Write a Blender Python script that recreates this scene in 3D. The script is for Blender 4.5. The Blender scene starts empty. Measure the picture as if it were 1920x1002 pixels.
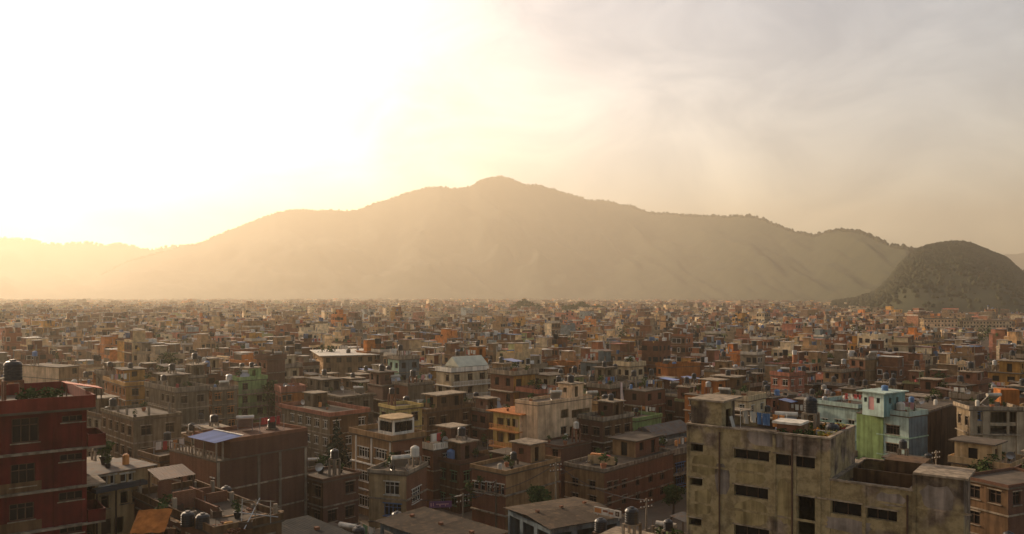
import bpy, math, random
import numpy as np
from mathutils import Vector, Matrix

# ------------------------------------------------------------------ camera, sky, sun, exposure
SC = bpy.context.scene
COL = SC.collection
random.seed(7)
RNG = np.random.default_rng(11)

F_PX, HOR, CX = 1500.0, 555.0, 960.0      # photograph: focal length in pixels, horizon row, centre column
EYE = 30.0                                 # height of the viewpoint above the streets (m)

cam_data = bpy.data.cameras.new('camera')
cam_data.sensor_width = 36.0
cam_data.lens = 36.0 * F_PX / 1920.0
cam_data.shift_y = (HOR - 501.0) / 1920.0
cam_data.clip_start = 0.5
cam_data.clip_end = 40000.0
cam = bpy.data.objects.new('camera', cam_data)
cam.location = (0, 0, EYE)
cam.rotation_euler = (math.pi / 2, 0, 0)
COL.objects.link(cam)
SC.camera = cam

SUN_AZ, SUN_EL = math.radians(-43.0), math.radians(18.5)   # azimuth from straight ahead, negative to the west
world = bpy.data.worlds.new('World')
SC.world = world
world.use_nodes = True
wn, wl = world.node_tree.nodes, world.node_tree.links
wn.clear()
w_out = wn.new('ShaderNodeOutputWorld')
w_bg = wn.new('ShaderNodeBackground')
w_bg.inputs['Strength'].default_value = 0.15
sky = wn.new('ShaderNodeTexSky')
sky.sky_type = 'NISHITA'
sky.sun_disc = False
sky.sun_elevation = SUN_EL
sky.sun_rotation = SUN_AZ
sky.altitude = 1300.0
sky.air_density = 1.0
sky.dust_density = 6.0
sky.ozone_density = 0.6
# a thin warm overcast veil: dusty air colours the sky, soft streaks of cloud drift through it
tint = wn.new('ShaderNodeMix'); tint.data_type = 'RGBA'; tint.blend_type = 'MULTIPLY'
tint.inputs[0].default_value = 1.0
tint.inputs[7].default_value = (1.0, 0.945, 0.875, 1)
tc = wn.new('ShaderNodeTexCoord')
mp = wn.new('ShaderNodeMapping'); mp.inputs['Scale'].default_value = (1.7, 1.7, 3.4)
mp.inputs['Rotation'].default_value = (0.12, 0.2, 0.0)
ns = wn.new('ShaderNodeTexNoise'); ns.inputs['Scale'].default_value = 3.4; ns.inputs['Detail'].default_value = 8.0
ns.inputs['Roughness'].default_value = 0.55; ns.inputs['Distortion'].default_value = 0.7
rp = wn.new('ShaderNodeValToRGB')
rp.color_ramp.elements[0].position = 0.36; rp.color_ramp.elements[0].color = (0.97, 0.945, 0.92, 1)
rp.color_ramp.elements[1].position = 0.70; rp.color_ramp.elements[1].color = (1.70, 1.47, 1.27, 1)
cl = wn.new('ShaderNodeMix'); cl.data_type = 'RGBA'; cl.blend_type = 'MULTIPLY'; cl.inputs[0].default_value = 1.0
wl.new(sky.outputs[0], tint.inputs[6])
wl.new(tc.outputs['Generated'], mp.inputs['Vector']); wl.new(mp.outputs[0], ns.inputs['Vector'])
wl.new(ns.outputs['Fac'], rp.inputs['Fac'])
wl.new(tint.outputs[2], cl.inputs[6]); wl.new(rp.outputs[0], cl.inputs[7])
wl.new(cl.outputs[2], w_bg.inputs['Color'])
wl.new(w_bg.outputs[0], w_out.inputs['Surface'])

sun_d = bpy.data.lights.new('sun', 'SUN')
sun_d.energy = 5.0
sun_d.angle = math.radians(0.6)
sun_d.color = (1.0, 0.80, 0.58)
sun = bpy.data.objects.new('sun', sun_d)
S = Vector((math.sin(SUN_AZ) * math.cos(SUN_EL), math.cos(SUN_AZ) * math.cos(SUN_EL), math.sin(SUN_EL)))
sun.rotation_euler = S.to_track_quat('Z', 'Y').to_euler()
COL.objects.link(sun)

vs = SC.view_settings
vs.view_transform = 'Standard'
vs.look = 'None'
vs.gamma = 1.0
vs.use_curve_mapping = False
vs.exposure = 0.50
cy = SC.cycles
cy.use_denoising = True
cy.max_bounces = 6
cy.diffuse_bounces = 3
cy.glossy_bounces = 2
cy.transmission_bounces = 2
cy.volume_bounces = 1
cy.caustics_reflective = False
cy.caustics_refractive = False
# ------------------------------------------------------------------ materials
MATS = {}

def nd(nt, t, **kw):
    n = nt.nodes.new(t)
    for k, v in kw.items():
        setattr(n, k, v)
    return n

def mat(name, color, rough=0.85, spec=0.3, kind='plain', vary=0.25, scale=1.0, metal=0.0, second=None, bump=0.0, streak=None):
    """Procedural paint / plaster / brick / tin. Colours only: grain, stains, weathering."""
    if name in MATS:
        return MATS[name]
    m = bpy.data.materials.new(name)
    m.use_nodes = True
    nt = m.node_tree
    bs = nt.nodes['Principled BSDF']
    bs.inputs['Roughness'].default_value = rough
    bs.inputs['Specular IOR Level'].default_value = spec
    bs.inputs['Metallic'].default_value = metal
    L = nt.links.new
    geo = nd(nt, 'ShaderNodeTexCoord')
    oi = nd(nt, 'ShaderNodeObjectInfo')
    c = tuple(color) + (1,)
    dark = tuple(x * (1 - vary) for x in color) + (1,)
    lite = tuple(min(1, x * (1 + vary * 0.6)) for x in color) + (1,)
    # broad stains
    n1 = nd(nt, 'ShaderNodeTexNoise'); n1.inputs['Scale'].default_value = 0.55 * scale; n1.inputs['Detail'].default_value = 6
    n1.inputs['Roughness'].default_value = 0.62
    gp = nd(nt, 'ShaderNodeNewGeometry')
    L(gp.outputs['Position'], n1.inputs['Vector'])
    r1 = nd(nt, 'ShaderNodeValToRGB')
    r1.color_ramp.elements[0].position = 0.34; r1.color_ramp.elements[0].color = dark
    r1.color_ramp.elements[1].position = 0.66; r1.color_ramp.elements[1].color = lite
    L(n1.outputs['Fac'], r1.inputs['Fac'])
    col = r1.outputs[0]
    if kind in ('brick',):
        bt = nd(nt, 'ShaderNodeTexBrick')
        bt.inputs['Scale'].default_value = 1.0
        bt.inputs['Brick Width'].default_value = 0.24
        bt.inputs['Row Height'].default_value = 0.085
        bt.inputs['Mortar Size'].default_value = 0.012
        bt.inputs['Bias'].default_value = -0.1
        bt.inputs['Color1'].default_value = dark
        bt.inputs['Color2'].default_value = lite
        sec = second or tuple(0.5 * x + 0.10 for x in color)
        bt.inputs['Mortar'].default_value = tuple(sec) + (1,)
        uv = nd(nt, 'ShaderNodeUVMap')
        L(uv.outputs[0], bt.inputs['Vector'])
        mx = nd(nt, 'ShaderNodeMix', data_type='RGBA'); mx.inputs[0].default_value = 0.55
        L(r1.outputs[0], mx.inputs[6]); L(bt.outputs['Color'], mx.inputs[7])
        col = mx.outputs[2]
        bp = nd(nt, 'ShaderNodeBump'); bp.inputs['Strength'].default_value = 0.35; bp.inputs['Distance'].default_value = 0.02
        inv = nd(nt, 'ShaderNodeMath', operation='SUBTRACT'); inv.inputs[0].default_value = 1.0
        L(bt.outputs['Fac'], inv.inputs[1]); L(inv.outputs[0], bp.inputs['Height']); L(bp.outputs[0], bs.inputs['Normal'])
    if kind in ('concrete', 'plaster', 'brick'):
        # rain streaks running down the wall
        mpg = nd(nt, 'ShaderNodeMapping'); mpg.inputs['Scale'].default_value = (2.6, 2.6, 0.22)
        L(gp.outputs['Position'], mpg.inputs['Vector'])
        n2 = nd(nt, 'ShaderNodeTexNoise'); n2.inputs['Scale'].default_value = 0.8; n2.inputs['Detail'].default_value = 4
        L(mpg.outputs[0], n2.inputs['Vector'])
        r2 = nd(nt, 'ShaderNodeValToRGB')
        lo = streak or 0.50 if kind == 'concrete' else 0.80 if kind == 'brick' else 0.66
        r2.color_ramp.elements[0].position = 0.36; r2.color_ramp.elements[0].color = (lo, lo * 0.97, lo * 0.93, 1)
        r2.color_ramp.elements[1].position = 0.60; r2.color_ramp.elements[1].color = (1, 1, 1, 1)
        L(n2.outputs['Fac'], r2.inputs['Fac'])
        m2 = nd(nt, 'ShaderNodeMix', data_type='RGBA', blend_type='MULTIPLY'); m2.inputs[0].default_value = 1.0
        L(col, m2.inputs[6]); L(r2.outputs[0], m2.inputs[7]); col = m2.outputs[2]
    if kind == 'concrete' and second:
        n3 = nd(nt, 'ShaderNodeTexNoise'); n3.inputs['Scale'].default_value = 0.23; n3.inputs['Detail'].default_value = 5
        L(gp.outputs['Position'], n3.inputs['Vector'])
        r3 = nd(nt, 'ShaderNodeValToRGB')
        r3.color_ramp.elements[0].position = 0.46; r3.color_ramp.elements[0].color = (0, 0, 0, 1)
        r3.color_ramp.elements[1].position = 0.52; r3.color_ramp.elements[1].color = (1, 1, 1, 1)
        L(n3.outputs['Fac'], r3.inputs['Fac'])
        m3 = nd(nt, 'ShaderNodeMix', data_type='RGBA'); m3.inputs[7].default_value = tuple(second) + (1,)
        L(r3.outputs[0], m3.inputs[0]); L(col, m3.inputs[6]); col = m3.outputs[2]
        n5 = nd(nt, 'ShaderNodeTexNoise'); n5.inputs['Scale'].default_value = 1.3; n5.inputs['Detail'].default_value = 9; n5.inputs['Roughness'].default_value = 0.7
        L(gp.outputs['Position'], n5.inputs['Vector'])
        r5 = nd(nt, 'ShaderNodeValToRGB')
        r5.color_ramp.elements[0].position = 0.40; r5.color_ramp.elements[0].color = (0.66, 0.63, 0.61, 1)
        r5.color_ramp.elements[1].position = 0.58; r5.color_ramp.elements[1].color = (1.15, 1.15, 1.15, 1)
        L(n5.outputs['Fac'], r5.inputs['Fac'])
        m5 = nd(nt, 'ShaderNodeMix', data_type='RGBA', blend_type='MULTIPLY'); m5.inputs[0].default_value = 1
        L(col, m5.inputs[6]); L(r5.outputs[0], m5.inputs[7]); col = m5.outputs[2]
    if kind == 'tin':
        n4 = nd(nt, 'ShaderNodeTexNoise'); n4.inputs['Scale'].default_value = 1.7; n4.inputs['Detail'].default_value = 5
        L(gp.outputs['Position'], n4.inputs['Vector'])
        r4 = nd(nt, 'ShaderNodeValToRGB')
        r4.color_ramp.elements[0].position = 0.50; r4.color_ramp.elements[0].color = (0, 0, 0, 1)
        r4.color_ramp.elements[1].position = 0.68; r4.color_ramp.elements[1].color = (0.7, 0.7, 0.7, 1)
        L(n4.outputs['Fac'], r4.inputs['Fac'])
        m4 = nd(nt, 'ShaderNodeMix', data_type='RGBA'); m4.inputs[7].default_value = tuple(second or (0.16, 0.075, 0.03)) + (1,)
        L(r4.outputs[0], m4.inputs[0]); L(col, m4.inputs[6]); col = m4.outputs[2]
    # each object a little lighter or darker, as each was painted another year
    hv = nd(nt, 'ShaderNodeHueSaturation')
    mr = nd(nt, 'ShaderNodeMapRange'); mr.inputs['To Min'].default_value = 0.82; mr.inputs['To Max'].default_value = 1.15
    L(oi.outputs['Random'], mr.inputs['Value']); L(mr.outputs[0], hv.inputs['Value'])
    L(col, hv.inputs['Color'])
    L(hv.outputs[0], bs.inputs['Base Color'])
    if bump and kind != 'brick':
        bp = nd(nt, 'ShaderNodeBump'); bp.inputs['Strength'].default_value = bump; bp.inputs['Distance'].default_value = 0.05
        nb = nd(nt, 'ShaderNodeTexNoise'); nb.inputs['Scale'].default_value = 6.0; nb.inputs['Detail'].default_value = 4
        L(gp.outputs['Position'], nb.inputs['Vector']); L(nb.outputs['Fac'], bp.inputs['Height']); L(bp.outputs[0], bs.inputs['Normal'])
    MATS[name] = m
    return m

def attr_mat(name, rough=0.85, noise=0.35, scale=0.8):
    """Paint whose colour is each house's own, stored on its faces."""
    m = bpy.data.materials.new(name); m.use_nodes = True
    nt = m.node_tree; bs = nt.nodes['Principled BSDF']; L = nt.links.new
    bs.inputs['Roughness'].default_value = rough; bs.inputs['Specular IOR Level'].default_value = 0.3
    at = nd(nt, 'ShaderNodeAttribute', attribute_name='paint')
    gp = nd(nt, 'ShaderNodeNewGeometry')
    n1 = nd(nt, 'ShaderNodeTexNoise'); n1.inputs['Scale'].default_value = scale; n1.inputs['Detail'].default_value = 5
    L(gp.outputs['Position'], n1.inputs['Vector'])
    r1 = nd(nt, 'ShaderNodeValToRGB')
    a, b = 1 - noise, 1 + noise * 0.4
    r1.color_ramp.elements[0].position = 0.35; r1.color_ramp.elements[0].color = (a, a, a, 1)
    r1.color_ramp.elements[1].position = 0.65; r1.color_ramp.elements[1].color = (b, b, b, 1)
    L(n1.outputs['Fac'], r1.inputs['Fac'])
    mx = nd(nt, 'ShaderNodeMix', data_type='RGBA', blend_type='MULTIPLY'); mx.inputs[0].default_value = 1
    L(at.outputs['Color'], mx.inputs[6]); L(r1.outputs[0], mx.inputs[7]); L(mx.outputs[2], bs.inputs['Base Color'])
    return m

# ------------------------------------------------------------------ mesh builder
class MB:
    def __init__(s):
        s.v = []; s.f = []; s.m = []; s.uv = []
    def quad(s, p, m=0, uv=None):
        i = len(s.v); n = len(p)
        s.v.extend(p); s.f.append(tuple(range(i, i + n))); s.m.append(m)
        if uv is None:
            # metres along the face: horizontal run, height
            q0 = p[0]
            uv = [(math.hypot(q[0] - q0[0], q[1] - q0[1]), q[2]) for q in p]
        s.uv.extend(uv)
    def box(s, x0, x1, y0, y1, z0, z1, m=0, bottom=True):
        i = len(s.v)
        s.v.extend([(x0, y0, z0), (x1, y0, z0), (x1, y1, z0), (x0, y1, z0), (x0, y0, z1), (x1, y0, z1), (x1, y1, z1), (x0, y1, z1)])
        fs = [(0, 1, 5, 4), (1, 2, 6, 5), (2, 3, 7, 6), (3, 0, 4, 7), (4, 5, 6, 7)]
        if bottom: fs.append((3, 2, 1, 0))
        for k, f in enumerate(fs):
            s.f.append(tuple(i + j for j in f)); s.m.append(m)
            for j in f:
                X, Y, Z = s.v[i + j]
                s.uv.append((X, Z) if k in (0, 2) else (Y, Z) if k in (1, 3) else (X, Y))
        return s
    def tube(s, pts, r, n=6, m=0, cap=True):
        rings = []
        for k, p in enumerate(pts):
            a = Vector(pts[max(0, k - 1)]); b = Vector(pts[min(len(pts) - 1, k + 1)])
            d = (b - a)
            d = d.normalized() if d.length > 1e-9 else Vector((0, 0, 1))
            u = d.cross(Vector((0, 0, 1)))
            if u.length < 1e-3: u = Vector((1, 0, 0))
            u.normalize(); w = d.cross(u)
            rr = r[k] if isinstance(r, (list, tuple)) else r
            i = len(s.v)
            for j in range(n):
                t = 2 * math.pi * j / n
                q = Vector(p) + u * (rr * math.cos(t)) + w * (rr * math.sin(t))
                s.v.append(tuple(q))
            rings.append(i)
        for a, b in zip(rings, rings[1:]):
            for j in range(n):
                f = (a + j, a + (j + 1) % n, b + (j + 1) % n, b + j)
                s.f.append(f); s.m.append(m); s.uv.extend([(0, 0), (.1, 0), (.1, .1), (0, .1)])
        if cap:
            s.f.append(tuple(reversed(range(rings[0], rings[0] + n)))); s.m.append(m); s.uv.extend([(0, 0)] * n)
            s.f.append(tuple(range(rings[-1], rings[-1] + n))); s.m.append(m); s.uv.extend([(0, 0)] * n)
        return s
    def lathe(s, prof, n=14, m=0, cx=0, cy=0):
        rings = []
        for r, z in prof:
            i = len(s.v)
            for j in range(n):
                t = 2 * math.pi * j / n
                s.v.append((cx + r * math.cos(t), cy + r * math.sin(t), z))
            rings.append(i)
        for a, b in zip(rings, rings[1:]):
            for j in range(n):
                s.f.append((a + j, a + (j + 1) % n, b + (j + 1) % n, b + j)); s.m.append(m); s.uv.extend([(0, 0)] * 4)
        s.f.append(tuple(reversed(range(rings[0], rings[0] + n)))); s.m.append(m); s.uv.extend([(0, 0)] * n)
        s.f.append(tuple(range(rings[-1], rings[-1] + n))); s.m.append(m); s.uv.extend([(0, 0)] * n)
        return s
    def ring(s, x0, x1, y0, y1, t, z0, z1, m=0):
        """a low wall round a roof: one closed piece"""
        i = len(s.v)
        for z in (z0, z1):
            for (a, b, c, d) in ((x0, x1, y0, y1), (x0 + t, x1 - t, y0 + t, y1 - t)):
                s.v.extend([(a, c, z), (b, c, z), (b, d, z), (a, d, z)])
        o0, i0, o1, i1 = i, i + 4, i + 8, i + 12
        for k in range(4):
            n = (k + 1) % 4
            for f in ((o0 + k, o0 + n, o1 + n, o1 + k), (i0 + n, i0 + k, i1 + k, i1 + n), (o1 + k, o1 + n, i1 + n, i1 + k), (o0 + n, o0 + k, i0 + k, i0 + n)):
                s.f.append(f); s.m.append(m)
                for j in f:
                    X, Y, Z = s.v[j]; s.uv.append((X + Y, Z))
        return s
    def pierced(s, W, z0, z1, holes, depth, fm, flip=False, m=0, mr=None):
        """a wall with openings: faces between them and the reveals of each; holes (u0,u1,za,zb)"""
        mr = m if mr is None else mr
        hs = []
        for (u0, u1, a, b) in holes:
            u0, u1, a, b = max(0.05, u0), min(W - 0.05, u1), max(z0 + 0.05, a), min(z1 - 0.05, b)
            if u1 - u0 > 0.08 and b - a > 0.08: hs.append((u0, u1, a, b))
        us = sorted({0.0, W} | {h[0] for h in hs} | {h[1] for h in hs})
        zs = sorted({z0, z1} | {h[2] for h in hs} | {h[3] for h in hs})
        def q(pts, mm, uv):
            if flip: pts = pts[::-1]; uv = uv[::-1]
            s.quad([fm(*p) for p in pts], mm, uv)
        for i in range(len(us) - 1):
            for j in range(len(zs) - 1):
                cu, cz = (us[i] + us[i + 1]) / 2, (zs[j] + zs[j + 1]) / 2
                if any(h[0] < cu < h[1] and h[2] < cz < h[3] for h in hs): continue
                a, b, c, d = us[i], us[i + 1], zs[j], zs[j + 1]
                q([(a, 0, c), (b, 0, c), (b, 0, d), (a, 0, d)], m, [(a, c), (b, c), (b, d), (a, d)])
        for (a, b, c, d) in hs:
            for p0, p1 in (((a, c), (b, c)), ((b, c), (b, d)), ((b, d), (a, d)), ((a, d), (a, c))):
                q([(p0[0], 0, p0[1]), (p0[0], depth, p0[1]), (p1[0], depth, p1[1]), (p1[0], 0, p1[1])], mr,
                  [(p0[0], p0[1]), (p0[0] + depth, p0[1]), (p1[0] + depth, p1[1]), (p1[0], p1[1])])
        return hs
    def weld(s):
        seen_, new, idx = {}, [], []
        for p in s.v:
            k = (round(p[0], 3), round(p[1], 3), round(p[2], 3))
            if k not in seen_:
                seen_[k] = len(new); new.append(p)
            idx.append(seen_[k])
        keep_f, keep_m, keep_uv, o = [], [], [], 0
        for f, m in zip(s.f, s.m):
            g_ = [idx[i] for i in f]
            if len(set(g_)) == len(g_):
                keep_f.append(tuple(g_)); keep_m.append(m); keep_uv.extend(s.uv[o:o + len(f)])
            o += len(f)
        s.v, s.f, s.m, s.uv = new, keep_f, keep_m, keep_uv
    def mesh(s, name, mats):
        s.weld()
        me = bpy.data.meshes.new(name)
        me.from_pydata(s.v, [], s.f)
        for mm in mats: me.materials.append(mm)
        if len(mats) > 1: me.polygons.foreach_set('material_index', s.m)
        ul = me.uv_layers.new(name='UVMap')
        ul.data.foreach_set('uv', np.array(s.uv, dtype=np.float32).ravel())
        me.update()
        return me
    def build(s, name, mats, parent=None, loc=(0, 0, 0), rz=0.0, smooth=False):
        if not isinstance(mats, (list, tuple)): mats = [mats]
        me = s.mesh(name, mats)
        if smooth: me.polygons.foreach_set('use_smooth', [True] * len(me.polygons))
        return put(name, me, parent, loc, rz)

def put(name, me, parent=None, loc=(0, 0, 0), rz=0.0):
    o = bpy.data.objects.new(name, me)
    COL.objects.link(o)
    o.location = loc
    if rz: o.rotation_euler = (0, 0, rz)
    if parent is not None: o.parent = parent
    return o

def thing(name, label, cat, loc=(0, 0, 0), rz=0.0, group=None):
    o = bpy.data.objects.new(name, None)
    COL.objects.link(o)
    o.location = loc; o.rotation_euler = (0, 0, rz)
    o.empty_display_size = 0.5
    tag(o, label, cat, group)
    return o

def tag(o, label, cat, group=None):
    o['label'] = label; o['category'] = cat
    if group: o['group'] = group
    return o

def copy_tree(o, parent=None):
    c = o.copy(); COL.objects.link(c)
    if parent is not None: c.parent = parent
    for ch in o.children: copy_tree(ch, c)
    return c

def at(px, py, Y):
    return Vector(((px - CX) / F_PX * Y, Y, EYE - (py - HOR) / F_PX * Y))

def project(p):
    return CX + F_PX * p[0] / p[1], HOR - F_PX * (p[2] - EYE) / p[1]

# value noise, numpy
_NT = np.random.default_rng(5).random((256, 256))
def vnoise(x, y):
    xi = np.floor(x).astype(int); yi = np.floor(y).astype(int)
    xf = x - xi; yf = y - yi
    xf = xf * xf * (3 - 2 * xf); yf = yf * yf * (3 - 2 * yf)
    g = lambda a, b: _NT[a % 256, b % 256]
    return (g(xi, yi) * (1 - xf) + g(xi + 1, yi) * xf) * (1 - yf) + (g(xi, yi + 1) * (1 - xf) + g(xi + 1, yi + 1) * xf) * yf
def fbm(x, y, o=5):
    s = 0; a = 0.5
    for k in range(o):
        s = s + a * vnoise(x * 2 ** k + 17 * k, y * 2 ** k + 31 * k); a *= 0.5
    return s

def np_mesh(name, V, Fq, mats, paint=None, midx=None):
    """quads (n,4) into one mesh"""
    me = bpy.data.meshes.new(name)
    me.vertices.add(len(V)); me.vertices.foreach_set('co', np.asarray(V, np.float32).ravel())
    n = len(Fq)
    me.loops.add(n * 4); me.loops.foreach_set('vertex_index', np.asarray(Fq, np.int32).ravel())
    me.polygons.add(n); me.polygons.foreach_set('loop_start', np.arange(0, n * 4, 4, dtype=np.int32))
    me.polygons.foreach_set('use_smooth', np.zeros(n, dtype=bool))
    for m in mats: me.materials.append(m)
    if midx is not None: me.polygons.foreach_set('material_index', np.asarray(midx, np.int32))
    me.update(calc_edges=True)
    if paint is not None:
        a = me.attributes.new('paint', 'FLOAT_COLOR', 'FACE')
        a.data.foreach_set('color', np.concatenate([paint, np.ones((len(paint), 1))], 1).astype(np.float32).ravel())
    return me
# ------------------------------------------------------------------ ground and hills
def structure(o):
    o['kind'] = 'structure'; return o

dusty = mat('dusty_ground', (0.17, 0.13, 0.09), 0.95, 0.1, 'plain', 0.4, 0.12)
g = MB(); R0 = 6900
step = 690
for i in range(20):
    for j in range(12):
        x0 = -R0 + i * step; y0 = -1380 + j * step * 1.14
        g.quad([(x0, y0, 0), (x0 + step, y0, 0), (x0 + step, y0 + step * 1.14, 0), (x0, y0 + step * 1.14, 0)])
structure(g.build('ground', dusty))

def forest_mat(name, c1, c2, sc):
    m = bpy.data.materials.new(name); m.use_nodes = True
    nt = m.node_tree; bs = nt.nodes['Principled BSDF']; L = nt.links.new
    bs.inputs['Roughness'].default_value = 0.95; bs.inputs['Specular IOR Level'].default_value = 0.1
    gp = nd(nt, 'ShaderNodeNewGeometry')
    n = nd(nt, 'ShaderNodeTexNoise'); n.inputs['Scale'].default_value = sc; n.inputs['Detail'].default_value = 8; n.inputs['Roughness'].default_value = 0.65
    L(gp.outputs['Position'], n.inputs['Vector'])
    r = nd(nt, 'ShaderNodeValToRGB')
    r.color_ramp.elements[0].position = 0.38; r.color_ramp.elements[0].color = tuple(c1) + (1,)
    r.color_ramp.elements[1].position = 0.64; r.color_ramp.elements[1].color = tuple(c2) + (1,)
    L(n.outputs['Fac'], r.inputs['Fac']); L(r.outputs[0], bs.inputs['Base Color'])
    return m
FOREST = forest_mat('hill_forest', (0.028, 0.032, 0.014), (0.052, 0.052, 0.024), 0.012)
TREE_TOPS = forest_mat('tree_tops', (0.024, 0.030, 0.013), (0.055, 0.056, 0.025), 0.08)

FAR_TREES = []     # (position, radius) of the single tree tops on the slopes
def hill(name, prof, Df, Dr, Db, rough, ntree, seed, rise=1.25, step=5.0, trees_r=(5, 9), s_rows=44, nearer=1.0, ridge_only=True):
    px = np.array([p[0] for p in prof], float); py = np.array([p[1] for p in prof], float)
    cols = np.arange(px[0], px[-1] + 0.1, step)
    ridge = np.interp(cols, px, py) + (fbm(cols / 34.0 + seed, np.zeros_like(cols) + seed, 4) - 0.47) * 5.0
    near = np.interp(cols, [1120, 1700], [1.0, nearer])
    dr = Dr * near * (1 + 0.10 * (fbm(cols / 260.0 + seed * 3, np.zeros_like(cols), 3) - 0.47))
    dirx = (cols - CX) / F_PX
    zr = EYE + (HOR - ridge) / F_PX * dr
    sf = np.linspace(0, 1, s_rows); sb = np.linspace(0, 1, 9)[1:]
    V = []
    for s in sf:
        d = Df * near + (dr - Df * near) * s
        n = fbm(cols / 70.0 + seed * 7 + s * 1.5, s * 5.0 + np.zeros_like(cols) + seed, 5) - 0.47
        n2 = np.abs(fbm(cols / 110.0 + s * 2.4 + seed, np.zeros_like(cols) + 3.3 + s * 0.9, 4) - 0.47)
        z = zr * s ** rise + (n * rough - n2 * rough * 1.6) * (4 * s * (1 - s)) * np.clip(zr / zr.max(), 0.15, 1)
        lim = EYE + (zr - EYE) * d / dr - (1 - s) * 4
        z = np.maximum(np.minimum(z, lim), -3 if s > 0 else -3)
        V.append(np.stack([dirx * d, d, z], 1))
    for s in sb:
        d = dr + (Db * near - dr) * s
        V.append(np.stack([dirx * d, d, zr * (1 - s) ** 1.2 - 3 * s], 1))
    V = np.array(V); R, C = V.shape[:2]
    idx = np.arange(R * C).reshape(R, C)
    Fq = np.stack([idx[:-1, :-1], idx[:-1, 1:], idx[1:, 1:], idx[1:, :-1]], -1).reshape(-1, 4)
    o = put(name, np_mesh(name, V.reshape(-1, 3), Fq, [FOREST]))
    o.data.polygons.foreach_set('use_smooth', [True] * len(o.data.polygons))
    structure(o)
    rg = np.random.default_rng(seed)
    for k in range(ntree):
        c = rg.random() * (C - 1.01)
        r = (s_rows - 1) * (1 - abs(rg.normal()) * 0.35) if k % 4 and not ridge_only else s_rows - 1.0 - rg.random() * 1.2
        if r < 1: continue
        a, b = int(r), int(c); fa, fb = r - a, c - b
        p = V[a, b] * (1 - fa) * (1 - fb) + V[min(a + 1, R - 1), b] * fa * (1 - fb) + V[a, b + 1] * (1 - fa) * fb + V[min(a + 1, R - 1), b + 1] * fa * fb
        FAR_TREES.append((p, rg.uniform(*trees_r)))
    return o

hill('hills', [(1840, 505), (1868, 484), (1885, 476), (1925, 474), (1990, 486), (2080, 478), (2200, 510)], 5600, 7100, 7900, 60, 0, 21)
hill('hills', [(-420, 480), (-300, 462), (-200, 452), (-120, 456), (-60, 449), (0, 448), (40, 449), (66, 451), (80, 457), (110, 461), (160, 456), (185, 460), (235, 459), (258, 464), (275, 469), (300, 468), (320, 463), (350, 460), (380, 457), (440, 470), (560, 500)],
     3700, 6300, 7400, 130, 420, 3, trees_r=(7, 15))
hill('mountain', [(180, 520), (240, 490), (300, 474), (345, 463), (370, 458), (395, 447), (440, 428), (480, 414), (520, 398), (545, 395), (570, 393), (600, 396), (635, 395), (670, 393), (700, 382), (740, 371), (770, 360), (800, 352), (825, 348), (850, 353), (880, 350), (900, 339), (920, 333), (940, 330), (955, 333), (965, 339), (985, 347), (1010, 346), (1035, 354), (1060, 362), (1085, 368), (1105, 376), (1140, 376), (1180, 386), (1215, 397), (1260, 401), (1310, 403), (1360, 405), (1410, 406), (1435, 414), (1460, 424), (1490, 433), (1525, 443), (1550, 436), (1575, 433), (1600, 434), (1622, 439), (1640, 447), (1665, 458), (1690, 466), (1712, 472), (1760, 480), (1860, 500), (1990, 530), (2150, 560)],
     3300, 5200, 6500, 190, 1500, 8, trees_r=(3.5, 8), s_rows=60, nearer=0.37)
hill('wooded_hill', [(1560, 569), (1600, 564), (1640, 551), (1665, 528), (1690, 497), (1715, 474), (1735, 465), (1760, 460), (1800, 457), (1820, 459), (1845, 469), (1865, 479), (1885, 487), (1905, 503), (1920, 519), (1940, 540), (1975, 560), (2050, 572), (2150, 578)],
     800, 1400, 1800, 20, 11000, 29, rise=0.7, step=3.0, trees_r=(1.8, 4.2), ridge_only=False)

# tree tops on the slopes: uneven little crowns of eight to twenty faces, too many to count
def far_tree_mesh():
    base = np.array([(1, 0, 0), (0.31, 0.95, 0.1), (-0.81, 0.59, -0.1), (-0.81, -0.59, 0.1), (0.31, -0.95, -0.1)], float)
    V, Fq = [], []
    rg = np.random.default_rng(2)
    for p, r in FAR_TREES:
        i = len(V) * 11
        k = 1 + (rg.random((5, 1)) - 0.5) * 0.5
        lo = base * k * r * 0.75 + p + np.array([0, 0, r * 0.1])
        hi = base[[2, 3, 4, 0, 1]] * 0 + base * (1 + (rg.random((5, 1)) - 0.5) * 0.5) * r * 0.85 + p + np.array([0, 0, r * (0.8 + 0.3 * rg.random())])
        top = p + np.array([(rg.random() - .5) * r * 0.4, (rg.random() - .5) * r * 0.4, r * rg.uniform(1.3, 1.9)])
        V.append(np.vstack([lo, hi, top[None]]))
        for j in range(5):
            n = (j + 1) % 5
            Fq.append((i + j, i + n, i + 5 + n, i + 5 + j))
            Fq.append((i + 5 + j, i + 5 + n, i + 10, i + 10))
    return np.vstack(V), Fq
def tri_mesh(name, V, F, mats):
    me = bpy.data.meshes.new(name)
    me.from_pydata([tuple(v) for v in V], [], [tuple(dict.fromkeys(f)) for f in F])
    for m in mats: me.materials.append(m)
    me.update()
    return me
V, Fq = far_tree_mesh()
o = put('hill_trees', tri_mesh('hill_trees', V, Fq, [FOREST])); o['kind'] = 'stuff'; o['label'] = 'trees covering the slopes and ridges of the hills'

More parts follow.
